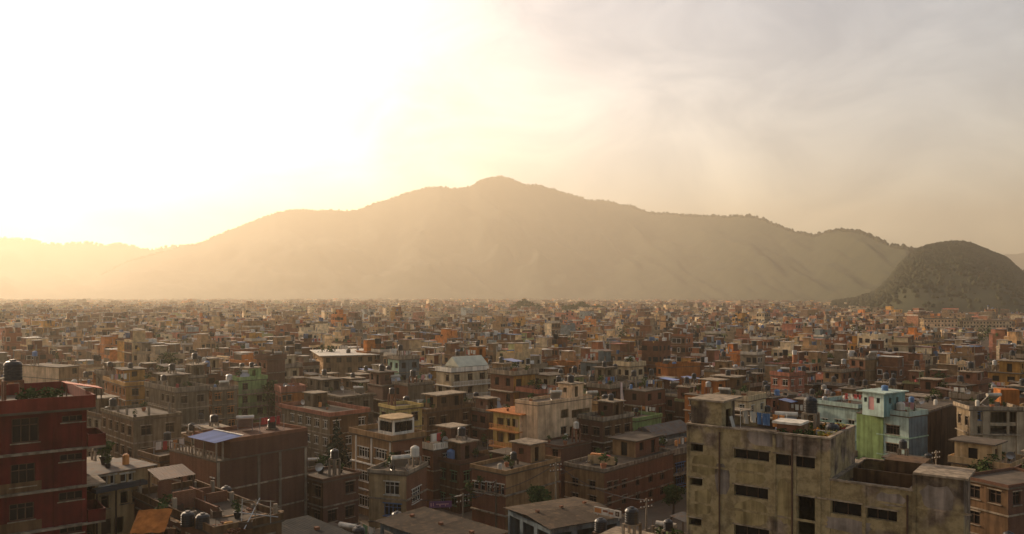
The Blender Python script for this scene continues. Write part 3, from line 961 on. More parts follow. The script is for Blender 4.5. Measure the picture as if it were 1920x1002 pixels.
def potted_plant(loc, s, label, k=0, group='potted plants on the roofs'):
    t = thing('potted_plant', label, 'potted plant', loc, k * 1.3, group)
    k %= 4
    if k not in _PP:
        rg = random.Random(k)
        pm = MB().lathe([(.16, 0), (.24, .36), (.26, .36), (.26, .40), (.2, .40), (.18, .34)], 9).mesh('pot', [TERRA if k % 2 else BLACKPL])
        V, Fq = leaf_cloud(rg, [(0, 0, .75, .35, 1.1), (.15, .1, .95, .25, .9), (-.15, .05, .65, .25, .9)], 60, .10)
        _PP[k] = (pm, tri_mesh('plant_leaves', V, Fq, [LEAF]))
    put('pot', _PP[k][0], t); c = put('plant_leaves', _PP[k][1], t); c['kind'] = 'stuff'
    t.scale = (s, s, s)
    return t
def satellite_dish(loc, rz, label, group='satellite dishes on the roofs'):
    t = thing('satellite_dish', label, 'satellite dish', loc, rz, group)
    if 'd' not in _PP:
        d = MB().lathe([(.02, .0), (.25, .03), (.5, .13), (.52, .13), (.25, .055), (.02, .02)], 14); d.v = [(x, -.2 - z * .9 , 1.1 + y * .95 ) for x, y, z in d.v]
        _PP['d'] = (d.mesh('dish', [STEEL]), MB().tube([(0, 0, 0), (0, 0, 1.1), (0, -.2, 1.1)], .03, 5).mesh('mast', [STEEL]), MB().tube([(0, -.2, .7), (0, -.75, 1.0)], .015, 4).mesh('feed_arm', [STEEL]))
    for nm, me in zip(('dish', 'mast', 'feed_arm'), _PP['d']): put(nm, me, t)
    return t
# ------------------------------------------------------------------ the houses one can pick out in the photograph
HOUSES = []
def hero(label, short, pxL, pxC, pxR, py, Y, rot, fh=2.95, name='house', cat='house', low=1002, fixb=None, **opt):
    h = corner_house(pxL, pxC, pxR, py, Y, rot, fh)
    if fixb:
        c0 = h.near_corner(); c, q = math.cos(h.r), math.sin(h.r); h.b = fixb
        h.x, h.y = c0.x + c * h.a / 2 - q * fixb / 2, c0.y + q * h.a / 2 + c * fixb / 2
    c0 = h.near_corner(); c, q = math.cos(h.r), math.sin(h.r)
    h.a = max(h.a, 5.0); h.b = max(h.b, 5.0)
    h.x, h.y = c0.x + c * h.a / 2 - q * h.b / 2, c0.y + q * h.a / 2 + c * h.b / 2
    h.hero = True; h.label = label; h.short = short; h.name = name; h.cat = cat; h.opt = opt; h.vis_py = low
    HOUSES.append(h)
    return h

# --- left foreground: maroon block of flats
red = hero('tall maroon apartment block with projecting slab edges and dark square windows', 'the maroon block', -300, -257, 162, 800, 55.1, 38, 3.0, name='apartment_block', cat='apartment block',
    R='maroon', L='maroon', trim='wood', slab='slab', ledge=0.22, eave=0.6, roof_t=0.18, parapet=0.98, parmat=wallmat('red'), blindL=True, balR=0.42, fixb=12.0,
    rail='maroon', sill=True, lintel=False,
    winR=[(-60, 786, -10, 836), (-60, 868, -10, 915), (-60, 945, -10, 985), (22, 784, 73, 830), (116, 779, 158, 791), (20, 870, 66, 912), (112, 851, 156, 864), (17, 944, 64, 976), (110, 922, 156, 938), (112, 985, 156, 1000)])
# --- cream house beside it
cream = hero('cream two storey house with flat grey tin roof beside the maroon block', 'the cream tin-roofed house', 140, 178, 273, 892, 68, 52, 2.6,
    R='cream', L='cream', trim='wood', parapet=0, eave=0.35, roofmat=TIN, balR=0.5, rail='slab', noslab=True, roof_t=0.1,
    winR=[(186, 893, 203, 910, 'white'), (207, 891, 216, 908, 'white'), (226, 889, 238, 905, 'white'), (241, 887, 250, 902, 'white'), (190, 930, 204, 954), (226, 922, 240, 944), (248, 921, 258, 942), (190, 974, 208, 1002, 'door'), (214, 970, 232, 1000, 'open')])
# --- the brick house with the blue sheet roof
blue = hero('brown brick house with concrete frame and bright blue sheet roof on its terrace', 'the blue-roofed brick house', 318, 405, 577, 868, 85, 50, 3.0, low=940,
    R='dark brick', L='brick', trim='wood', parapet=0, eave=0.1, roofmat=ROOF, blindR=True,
    winL=[(396, 897, 402, 922, 'white'), (404, 899, 410, 924, 'white'), (350, 888, 366, 905), (330, 884, 342, 900)])
# --- house with glass room on top
pent = hero('brick house with white pillars and a glazed room with pale hexagonal roof on top', 'the glass-topped house', 660, 735, 792, 829, 105, 45, 3.1, low=960,
    R='brick', L='tan', trim='white', slab='white', ledge=0.3, eave=0.35, parapet=0.7, parmat=wallmat('tan'),
    winL=[(672, 839, 692, 858), (703, 843, 725, 861), (672, 884, 692, 902), (703, 888, 725, 906), (672, 930, 692, 950)], winR=[(738, 847, 752, 870, 'open'), (760, 846, 776, 864), (740, 893, 752, 915)])
white_front = hero('small house with pale plastered front, triple window and blue-white double door', 'the pale-fronted house', 706, 762, 800, 893, 95, 72, 2.9, low=968,
    R='brick', L='cream', trim='white', parapet=0.4, eave=0.2, ledge=0.15, door='blue',
    winL=[(721, 904, 748, 928), (720, 945, 752, 968, 'blue')], winR=[(772, 915, 789, 941)])
terrace = hero('brick house with white balustrade round the roof terrace and red cloth on it', 'the white-balustrade house', 788, 812, 892, 847, 112, 45, 3.0, low=935,
    R='dark brick', L='brick', trim='white', parapet=0, eave=0.12,
    winL=[(794, 857, 806, 874)], winR=[(831, 850, 848, 871), (862, 848, 874, 866), (831, 893, 846, 914), (862, 889, 876, 908)])
row = hero('long low brick house with row of white framed windows by the street', 'the white-windowed brick row', 885, 948, 1048, 892, 100, 48, 2.6, low=945,
    R='tan', L='brick', trim='white', parapet=0.5, eave=0.25, blindR=True, ledge=0.3,
    winL=[(888, 903, 897, 922), (900, 904, 909, 924), (912, 905, 922, 926), (925, 907, 935, 928), (938, 909, 945, 929)])
tan = hero('tall plain tan house with blank stepped wall and balconies to its right', 'the tall tan house', 976, 1008, 1110, 762, 125, 45, 3.0, low=842,
    R='salmon', L='salmon', trim='wood', slab='slab', parapet=0.5, eave=0.05, roof_t=0.1, ledge=0.05, noslab=True, blindL=True,
    winR=[(1052, 768, 1066, 784, 'open'), (1072, 767, 1106, 782, 'open'), (1052, 801, 1062, 815), (1068, 800, 1076, 818, 'open'), (1080, 798, 1104, 813, 'open'), (1052, 828, 1070, 842), (1080, 826, 1100, 840)])
orange = hero('narrow house with bright orange slab edges and dark open balconies', 'the orange-edged house', 925, 974, 1010, 778, 127, 45, 2.9, low=835,
    R='salmon', L='yellow', trim='wood', slab='orange', eave=0.9, roofmat=wallmat('orange'), ledge=0.15, balL=1.0, parapet=0, rail='orange',
    winL=[(932, 784, 944, 800, 'open'), (950, 786, 956, 800), (960, 786, 972, 802, 'open'), (932, 812, 944, 830, 'open'), (952, 812, 966, 830, 'open')])
brick = hero('long three storey brown brick house with small paired windows facing the street', 'the long brick house', 1059, 1133, 1262, 888, 107, 48, 2.0, low=965,
    R='brick', L='tan', trim='wood', parapet=0.45, eave=0.15, ledge=0.12, slab='slab', sill=False,
    winR=[(1139, 904, 1147, 921), (1151, 902, 1158, 918), (1166, 900, 1175, 916), (1192, 895, 1200, 911), (1216, 890, 1224, 905), (1238, 886, 1246, 900),
          (1139, 932, 1147, 949), (1166, 929, 1175, 945), (1192, 924, 1200, 939), (1216, 918, 1224, 933), (1238, 913, 1246, 928), (1154, 956, 1162, 972), (1192, 950, 1200, 966), (1226, 942, 1236, 958)],
    winL=[(1072, 897, 1084, 912), (1104, 902, 1116, 919), (1072, 925, 1084, 941), (1104, 930, 1118, 946), (1108, 956, 1120, 968, 'white')])
corner = hero('dark house with blue-framed windows and planted balconies beside the long concrete building', 'the planted balcony house', 1232, 1262, 1330, 855, 122, 42, 2.9, low=960,
    R='brown', L='grey', trim='blue', slab='slab', balL=0.8, balR=0.9, rail='slab', parapet=0.9, eave=0.4,
    winR=[(1266, 868, 1284, 886), (1266, 892, 1284, 908), (1266, 914, 1284, 930)])
slate = hero('dark house under a sagging grey gabled tin roof', 'the grey gabled house', 1190, 1232, 1296, 822, 132, 45, 2.9, low=850, R='slate', L='leaf green', trim='blue', parapet=0, eave=0.3, roofmat=TIN)
green_low = hero('low green walled house with brown barred windows', 'the low green house', 1158, 1192, 1240, 792, 146, 45, 2.9, low=820, R='leaf green', L='leaf green', trim='wood', parapet=0.6, eave=0.2)
# --- mint green group
mint = hero('mint green house with four-pane windows and a square rooftop tower', 'the mint green house', 1655, 1704, 1730, 784, 118, 33, 2.98, low=863,
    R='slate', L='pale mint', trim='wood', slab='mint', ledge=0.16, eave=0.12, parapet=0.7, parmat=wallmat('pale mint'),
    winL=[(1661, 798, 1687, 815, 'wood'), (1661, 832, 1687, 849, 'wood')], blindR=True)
# the plain green wall carries on in line with the windowed wall of the mint house
_u = mint.on_face('L', 1657, 820)[0]; _k = mint.near_corner(); _c, _q = math.cos(mint.r), math.sin(mint.r)
_k = Vector((_k.x - _q * _u - .12 * _c, _k.y + _c * _u - .12 * _q, 0)); _p = (1606 - CX) / F_PX
_b = (_k.x - _p * _k.y) / (_q + _p * _c); _z = EYE - (782 - HOR) / F_PX * _k.y
leafy = House(_k.x + _c * 1.6 - _q * _b / 2, _k.y + _q * 1.6 + _c * _b / 2, mint.r, 3.2, _b, 4, _z / 4)
leafy.hero = True; leafy.label = 'plain leaf green house wall joined to the mint green house'; leafy.short = 'the plain green wall'; leafy.vis_py = 868
leafy.opt = dict(R='mint', L='leaf green', trim='wood', parapet=0, eave=0.05, noslab=True, blindL=True, blindR=True); HOUSES.append(leafy)
mint_low = hero('low pale mint house with long terrace wall behind the rooftop flowers', 'the low mint terrace', 1528, 1608, 1660, 768, 135, 35, 2.9, low=800,
    R='mint', L='pale mint', trim='white', slab='mint', parapet=0.7, parmat=wallmat('pale mint'), ledge=0.25, winL=[(1540, 785, 1552, 797), (1566, 787, 1578, 798), (1590, 788, 1602, 799)])
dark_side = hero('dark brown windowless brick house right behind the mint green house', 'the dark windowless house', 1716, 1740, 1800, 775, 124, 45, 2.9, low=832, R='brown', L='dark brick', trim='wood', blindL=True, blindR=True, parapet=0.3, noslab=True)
pillars = hero('grey house with wide pale pillars and deep open balconies', 'the pillared balcony house', 1795, 1820, 1912, 770, 116, -8, 3.0, low=832,
    R='pale concrete', L='grey', trim='wood', slab='slab', ledge=0.25, eave=0.4, parapet=0.5, balR=0.5, rail='slab',
    winR=[(1825, 772, 1839, 788, 'blue'), (1857, 772, 1888, 793, 'open'), (1893, 771, 1906, 792, 'open'), (1825, 799, 1839, 817, 'open'), (1857, 799, 1888, 818, 'open'), (1893, 799, 1906, 817, 'open')])
red_low = hero('low dark red house at the end of the street by the concrete building', 'the low red house', 1874, 1890, 1990, 918, 80, 25, 2.9, R='dark brick', L='brown', trim='wood', parapet=0.3, eave=0.2)
# --- middle distance
lime = hero('yellow-green four storey house with stacked balconies', 'the yellow-green house', 432, 447, 500, 716, 174, 45, 2.95, low=785, R='leaf green', L='cream', trim='wood', slab='slab', balR=1.1, rail='slab', ledge=0.2, blindL=True, parapet=0.8)
pink = hero('small house with salmon pink front and lilac roof wall', 'the salmon pink house', 516, 528, 566, 738, 168, 30, 2.9, low=764, R='orange', L='pink', trim='wood', parapet=1.3, parmat=wallmat('pink'), winR=[(530, 742, 537, 752), (539, 741, 547, 751)])
greyblk = hero('broad grey house with cluttered flat roof and dark doorway', 'the broad grey house', 556, 640, 700, 748, 160, 42, 2.9, low=778, R='grey', L='grey', trim='wood', eave=0.5, parapet=0.3)
pinkband = hero('grey terrace house with pink stripe painted along its roof edge', 'the pink-striped terrace', 528, 618, 690, 783, 138, 45, 2.9, low=850, R='brown', L='grey', trim='white', eave=0.4, slab='slab', parapet=0.7, parmat=wallmat('pink'))
ochre = hero('ochre house with two rows of small dark windows', 'the ochre house', 196, 236, 304, 726, 165, 40, 2.9, low=768, R='ochre', L='orange', trim='wood', parapet=0.8, eave=0.35, ledge=0.25)
concrete_pair = hero('bare grey concrete house with open upper floor near the yellow-green house', 'the bare concrete house', 272, 330, 392, 738, 150, 45, 2.95, low=800, R='grey', L='grey', trim='wood', parapet=0.9, eave=0.2)
orange_thin = hero('narrow grey house with orange shutters beside the yellow-green house', 'the orange-shuttered house', 384, 398, 434, 734, 158, 40, 2.9, low=790, R='grey', L='orange', trim='orange', parapet=0.6)
rubble = hero('rough grey brick house with unfinished top floor left of the blue sheet roof', 'the unfinished grey house', 190, 250, 340, 790, 112, 45, 2.9, low=850, R='grey', L='brown', trim='wood', parapet=0.4, eave=0.15)
rubble_two = hero('dark unfinished brick house behind the cream tin-roofed house', 'the dark unfinished house', 150, 214, 272, 792, 122, 48, 2.9, low=850, R='brown', L='grey', trim='wood', parapet=0.6)
shed_long = hero('long tan flat roofed workshop with pale roof edge', 'the long tan workshop', 42, 110, 118, 690, 185, 62, 2.9, low=730, R='tan', L='salmon', trim='wood', eave=0.3, parapet=0, blindL=True)
villa = hero('bright white villa with stacked balconies and sloping pale roof', 'the white villa', 818, 846, 915, 700, 168, 40, 2.95, low=745, R='white', L='white', trim='wood', slab='white', parapet=0.9, parmat=WHITE, balR=0.9, balL=0.5, rail='white')
bluehouse = hero('slate blue house with turquoise end wall in the crowd', 'the slate blue house', 736, 748, 786, 676, 190, 40, 2.9, low=702, R='blue', L='mint', trim='wood', parapet=0.8)
industrial = hero('wide tan warehouse with thin pale overhanging roof', 'the wide tan warehouse', 588, 606, 704, 668, 215, 20, 3.0, low=702, name='warehouse', cat='warehouse', R='tan', L='ochre', trim='wood', eave=1.0, roofmat=WHITE, parapet=0, noslab=True)
stepped = hero('bare orange brick block standing above its neighbours', 'the orange brick block', 1604, 1622, 1682, 676, 208, 28, 2.9, low=722, R='tan', L='brick', trim='wood', parapet=0.5, blindR=True)
stepped_low = hero('lower orange brick block joined to the side of the taller one', 'the lower brick block', 1548, 1578, 1630, 700, 204, 40, 2.9, low=725, R='brick', L='tan', trim='wood', parapet=0.8)
orange_box = hero('bright orange house front with yellow trim', 'the bright orange house', 1040, 1046, 1078, 688, 212, 30, 2.9, low=704, R='orange', L='yellow', trim='white', slab='orange', parapet=1.0, parmat=wallmat('orange'))
orange_wide = hero('wide bright orange house above a red awning', 'the wide orange house', 1242, 1252, 1312, 690, 205, 25, 2.9, low=712, R='orange', L='orange', trim='wood', parapet=0.8, parmat=wallmat('orange'), blindR=True)
rose = hero('dusty pink house standing behind the long concrete building', 'the dusty pink house', 1470, 1480, 1508, 708, 180, 35, 2.9, low=735, R='pink', L='pink', trim='white', parapet=0.9, parmat=wallmat('pink'))
yellow_far = hero('cream and yellow house glowing at the foot of the wooded hill', 'the cream and yellow house', 1722, 1728, 1756, 645, 262, 30, 2.9, low=668, R='yellow', L='cream', trim='white', parapet=0.8)
school = hero('long orange-tan block at the foot of the wooded hill', 'the long hillfoot block', 1726, 1732, 1796, 599, 600, 4, 2.9, low=612, R='salmon', L='cream', trim='white', parapet=0.6, eave=.5)
school_two = hero('long pale low block beyond the orange-tan one at the hill foot', 'the pale hillfoot block', 1800, 1806, 1898, 603, 600, 4, 2.9, low=614, R='white', L='grey', trim='white', parapet=0.5, eave=.5)
small_tan = hero('pale olive house with a stair tower behind the glass-topped house', 'the pale olive house', 728, 742, 772, 770, 128, 40, 2.9, low=790, R='yellow', L='pale green', trim='wood', parapet=0.5)
brown_mid = hero('brown brick house with carved dark windows behind the white-balustrade house', 'the carved-window house', 764, 800, 884, 775, 140, 45, 2.9, low=818, R='brown', L='tan', trim='wood', slab='slab', eave=0.5, parapet=0.6)
conc_right = hero('brown flat house with brick parapet beside the tall tan house', 'the brown parapet house', 1108, 1130, 1186, 792, 128, 45, 2.9, low=835, R='brown', L='dark brick', trim='wood', slab='slab', ledge=0.4, parapet=0.6)
mid_dark = hero('dark brick house with tall parapet below the tall tan house', 'the dark parapet house', 1010, 1052, 1108, 842, 118, 45, 2.9, low=880, R='dark brick', L='brick', trim='wood', parapet=0.3, blindR=True, noslab=True)
street_house = hero('brown house with green shutters between two brick houses', 'the green-shuttered house', 836, 862, 905, 872, 110, 45, 2.9, low=930, R='dark brick', L='brown', trim='green', slab='slab', eave=0.4, parapet=0.5)
old_brick = hero('low old brick house under the tree right of the blue sheet roof', 'the low old brick house', 566, 606, 660, 905, 92, 48, 2.9, low=965, R='dark brick', L='brown', trim='wood', parapet=0.3, eave=0.3)
left_low = hero('brown house with purple awning between the cream and blue-roofed houses', 'the purple-awning house', 262, 300, 352, 868, 92, 48, 2.9, low=935, R='brown', L='tan', trim='wood', slab='slab', parapet=0.6)
front_terrace = hero('low brown terrace house with tanks and pipes on its roof at the bottom', 'the front terrace', 252, 402, 528, 1006, 58.5, 45, 3.1, R='brown', L='dark brick', trim='wood', parapet=0.55, eave=0.15)

for h_, feats in ((tan, dict(columns=[(0, 0, 0.8)])),):
    pass
pent.opt['shed'] = None
mint.opt['stair'] = None
for _h, _st in ((concrete_pair, 'upper'), (rubble_two, 'stair'), (brown_mid, 'upper'), (ochre, 'upper'), (pinkband, 'stair'), (greyblk, 'upper'), (conc_right, 'stair'), (tan, 'stair'), (row, 'stair'), (brick, 'upper'), (stepped_low, 'stair'), (lime, 'stair'), (terrace, 'stair'), (street_house, 'stair')):
    _a, _b = _h.a, _h.b
    _ha, _hb = (min(1.5, _a * .3), min(1.7, _b * .3)) if _st == 'stair' else (min(3.2, _a * .3), min(3.2, _b * .3))
    _h.opt[_st] = (_a / 2 - _ha - .6, _b / 2 - _hb - .6, _ha, _hb, 2.4)
concrete_pair.opt['columns'] = [(-3, -3, 1.5), (1, -3, 1.5), (-3, 1, 1.5), (2.5, 2.5, 1.5)]
rubble.opt['columns'] = [(-3, -3, 1.3), (0, -3.2, 1.2), (3, -3, 1.5), (-3, 0.5, 1.3)]
front_terrace.opt['columns'] = [(i * 2.4, j * 3.7, .5 + .35 * ((i + j) % 3)) for i in (-1, 1) for j in (-2, -1, 0, 1, 2)]
row.opt['columns'] = [(-1, 1, 1.2)]
# ------------------------------------------------------------------ the other single houses, as far as about three hundred of them reach
def overlap(h, k, gap=0.4):
    dx, dy = k.x - h.x, k.y - h.y
    if dx * dx + dy * dy > (h.a + h.b + k.a + k.b) ** 2 / 4: return False
    for r in (h.r, k.r):
        for ax in ((math.cos(r), math.sin(r)), (-math.sin(r), math.cos(r))):
            rad = 0
            for o in (h, k):
                rad += o.a / 2 * abs(ax[0] * math.cos(o.r) + ax[1] * math.sin(o.r)) + o.b / 2 * abs(-ax[0] * math.sin(o.r) + ax[1] * math.cos(o.r))
            if abs(dx * ax[0] + dy * ax[1]) > rad + gap: return False
    return True

# the long concrete building takes its own ground (built further down)
conc = House(14.2 + .8 * 10.15 + .6 * 6.5, 65 - .6 * 10.15 + .8 * 6.5, math.radians(53.13), 13.0, 20.3, 6, 3.0); conc.hero = True; conc.vis_py = 1002; conc.short = 'the long concrete building'
# roofs of the low sheds along the street (built further down)
def ground_rect(cx, cyy, rot, a, b, h, vis):
    k = House(cx, cyy, math.radians(rot), a, b, 1, h); k.hero = True; k.vis_py = vis; return k
SHEDS = [ground_rect(-6.6, 73.2, -45, 12.0, 6.0, 8.8, 1002), ground_rect(5.5, 86.6, 30, 9.5, 9.5, 6.6, 985), ground_rect(-17.5, 62.0, 45, 9, 9, 11, 1002), ground_rect((632 - CX) / F_PX * 116, 116, 0, 4.4, 4.4, 3, 884)]

GAPS = [(880, 960, 1040, 1010, 96), (598, 780, 664, 884, 115), (1735, 880, 1890, 985, 100)]     # (px0, py0, px1, py1, Y) a stretch of street left open
rgf = random.Random(23)
STOREY_WORD = {1: 'one', 2: 'two', 3: 'three', 4: 'four', 5: 'five', 6: 'six', 7: 'seven'}
cand = []
blocked = HOUSES + [conc] + SHEDS
pts = plan(62, FAR_START, 7.3, 41, keep=0.97)
pts.sort(key=lambda p: p[1])
for (x, y) in pts:
    if y > foot_limit(x, y): continue
    px = CX + F_PX * x / y
    if not -60 < px < 1990: continue
    sc = 1.0
    h = House(x, y, street_rot(x, y) + rgf.gauss(0, .06), rgf.uniform(4.7, 7.5), rgf.uniform(4.7, 7.5), 1, rgf.uniform(2.8, 3.0))
    grow = float(fbm(np.array(x / 90.0 + 3), np.array(y / 90.0), 3))
    h.fl = int(np.clip(round(1.2 + grow * 4.2 + rgf.gauss(0, .8)), 2, 5))
    for tr in range(4):
        if any(overlap(h, k) for k in blocked + cand[-60:]):
            h.a *= 0.86; h.b *= 0.86
        else: break
    else: continue
    if min(h.a, h.b) < 3.4: continue
    lo, hi = h.px_range()
    lim = -1e9
    for k in blocked:
        if k.y <= y + 1: continue
        kl, kh = k.px_range()
        if hi > kl + 3 and lo < kh - 3: lim = max(lim, k.vis_py)
    for (g0, q0, g1, q1, gy) in GAPS:
        if hi > g0 and lo < g1 and y < gy: lim = max(lim, q1)
    while h.fl > 0:
        h.H = h.fl * h.fh
        if HOR - F_PX * (h.H + 1.2 - EYE) / (y + 4) >= lim: break
        h.fl -= 1
    if h.fl < 1: continue
    h.low_roof = lim > 0
    cand.append(h)
allh = HOUSES + cand + [conc] + SHEDS
allh.sort(key=lambda k: k.y)
shown = []
for k in allh:
    v = seen(k.x, k.y, k.a, k.b, k.r, k.H, margin=4, clutter=1.5)
    if k in (conc,) or k in SHEDS or k.hero: continue
    if v: shown.append(k)
N_SINGLE = 300 - len(HOUSES)
print('heroes', len(HOUSES), 'fill candidates', len(cand), 'shown', len(shown))
extra = shown[N_SINGLE:]
shown = shown[:N_SINGLE]

WORD = {'brick': 'red brick', 'dark brick': 'dark brick', 'tan': 'tan', 'grey': 'grey concrete', 'cream': 'cream', 'white': 'off white', 'ochre': 'ochre', 'orange': 'orange',
        'pink': 'dusty pink', 'pale green': 'pale green', 'blue': 'slate blue', 'brown': 'brown'}
for h in shown:
    o = h.opt
    cR = rgf.choices(PN, PW)[0]; cL = cR if rgf.random() < 0.5 else rgf.choices(['brick', 'dark brick', 'grey', 'brown', 'tan'], [.3, .2, .2, .2, .1])[0]
    if rgf.random() < 0.4: cR, cL = cL, cR
    o.update(R=cR, L=cL, trim=rgf.choices(['wood', 'white', 'green', 'blue'], [.55, .33, .06, .06])[0], seed=rgf.randrange(10 ** 6))
    o['parapet'] = rgf.choice([0, .5, .8, .9, 1.0]); o['ledge'] = rgf.choice([.12, .25, .5]); o['eave'] = rgf.choice([.15, .35, .6])
    for f in 'RL':
        o['style' + f] = dict(pitch=rgf.uniform(2.0, 3.0), w=rgf.uniform(.9, 1.7), h=rgf.uniform(1.2, 1.5), skip=rgf.uniform(.05, .25))
        if rgf.random() < (.28 if (cR if f == 'R' else cL) in ('brick', 'dark brick', 'brown') else .08): o['blind' + f] = True
    if rgf.random() < .35: o[rgf.choice(['balR', 'balL'])] = rgf.uniform(.8, 1.2); o['rail'] = rgf.choice(['slab', 'white', 'slab', 'wood'])
    a, b = h.a, h.b
    feats = []
    sx, sy = rgf.choice([-1, 1]), rgf.choice([-1, 1])
    if rgf.random() < .34 and min(a, b) > 4.9:
        ha, hb = a * rgf.uniform(.22, .34), b * rgf.uniform(.24, .38)
        o['upper'] = (sx * (a / 2 - ha - .3), sy * (b / 2 - hb - .3), ha, hb, rgf.uniform(2.5, 2.8)); feats.append('with a set-back top storey')
    elif rgf.random() < .66 and min(a, b) > 4.6:
        ha, hb = rgf.uniform(1.1, 1.5), rgf.uniform(1.1, 1.8)
        o['stair'] = (sx * (a / 2 - ha - .35), sy * (b / 2 - hb - .35), ha, hb, rgf.uniform(2.2, 2.8)); feats.append('with a stair tower')
        if rgf.random() < .3: o['stL'] = 'brick'
    if rgf.random() < .36 and min(a, b) > 4.6 and 'upper' not in o:
        ha, hb = a * .22, b * .26
        rm = rgf.choice([TIN, RUST, RUST, BLUETIN, BROWNTIN]); o['shed'] = (-sx * (a / 2 - ha - .3), -sy * (b / 2 - hb - .3), ha, hb, rgf.uniform(2.1, 2.5), rm)
        o['shedwall'] = rgf.random() < .6
        feats.append({'grey_tin': 'with a grey tin shed', 'rusty_tin': 'with a rusty tin shed', 'blue_tin': 'with a blue tin shed', 'brown_tin': 'with a brown tin shed'}[rm.name])
    if rgf.random() < .5:
        o['columns'] = [(i * (a / 2 - .3), j * (b / 2 - .3), rgf.uniform(.7, 1.5)) for i in (-1, 0, 1) for j in (-1, 1) if rgf.random() < .6]
        if o['columns']: feats.append('with bare column stubs')
    h.feat = feats or ['with a bare flat roof']
    h.words = f"{WORD[cR]} {STOREY_WORD[h.fl]}-storey house" if cR == cL else f"{WORD[cR]} and {WORD[cL].replace(' concrete', '')} {STOREY_WORD[h.fl]}-storey house"

# labels: what each looks like, what it stands by
marks = [k for k in HOUSES + [conc] if k.short]
def place(h, pool=None):
    p, t = project(h.world(0, 0, h.H))
    best = None
    for k in (pool or marks):
        q, s_ = project(k.world(0, 0, k.H))
        d = math.hypot((p - q) / 1.0, (t - s_) * 1.6)
        if best is None or d < best[0]: best = (d, k, p - q)
    _, k, dp = best
    lo, hi = k.px_range()
    if lo - 4 < p < hi + 4: rel = 'behind' if h.y > k.y else 'in front of'
    else: rel = 'right of' if dp > 0 else 'left of'
    return rel, k.short, p
groups = {}
for h in shown:
    h.rel, h.mark, h.px = place(h)
    groups.setdefault((h.words, h.rel, h.mark), []).append(h)
ORD = ['nearest', 'second nearest', 'third nearest', 'fourth nearest', 'fifth nearest', 'sixth nearest', 'seventh nearest', 'eighth nearest', 'ninth nearest']
used = set()
for (wds, rel, mk), hs_ in groups.items():
    hs_.sort(key=lambda k: k.y)
    for i, h in enumerate(hs_):
        if len(hs_) == 1:
            l = f'{wds} {h.feat[0]} {rel} {mk}'
            if len(l.split()) > 15: l = f'{wds} {rel} {mk}'
        else:
            l = f'{ORD[min(i, 8)]} {wds} {rel} {mk}'
        h.ref = (f'{wds} {rel} {mk}' if len(hs_) == 1 else l).replace('nearest ', 'nearest ')
        h.label = l; h.group = 'houses of the crowded city'
        assert l not in used, l
        used.add(l)
for h in HOUSES: h.group = h.group or 'houses of the crowded city'

NEAR_LOD = 150
for h in HOUSES + shown:
    lod = 0 if h.y < NEAR_LOD or (h.hero and h.y < 185) else 1
    build_house(h, lod)
# ------------------------------------------------------------------ the long concrete building
NTH = ['first', 'second', 'third', 'fourth', 'fifth', 'sixth', 'seventh', 'eighth', 'ninth', 'tenth']
CONC = mat('weathered_concrete', (0.235, 0.175, 0.125), 0.95, 0.2, 'concrete', 0.55, 1.1, second=(0.27, 0.205, 0.105), bump=0.3, streak=0.36)
CONC_ROOF = mat('concrete_roof', (0.15, 0.115, 0.08), 0.95, 0.2, 'plain', 0.4, 0.8, bump=0.3)
root = thing('concrete_building', 'long stained concrete building with narrow ribbon openings and stepped roof', 'building', (conc.x, conc.y, 0), conc.r, 'houses of the crowded city')
conc.root = root
a, b = conc.a, conc.b
XF, YR = -a / 2, -b / 2              # front wall, end towards the viewer
def cu(px): return conc.on_face('L', px, 850)[0]
def czt(px, py): return conc.on_face('L', px, py)[1]
U1, U2 = cu(1712), cu(1557)
Z1, Z2, Z3 = czt(1800, 899), czt(1640, 912), czt(1440, 812)
rects = [(1295, 833, 1318, 847), (1293, 897, 1317, 911), (1291, 972, 1315, 986), (1376, 845, 1442, 863), (1452, 855, 1528, 876), (1376, 913, 1440, 934), (1376, 989, 1442, 1010), (1495, 932, 1528, 1040), (1535, 941, 1615, 965), (1625, 956, 1682, 976), (1452, 1020, 1480, 1040)]
hol = [conc.rect('L', *r) for r in rects]
fmL = lambda u, d, z: (XF + d, YR + u, z)
def shifted(u0):
    return lambda u, d, z: fmL(u + u0, d, z)
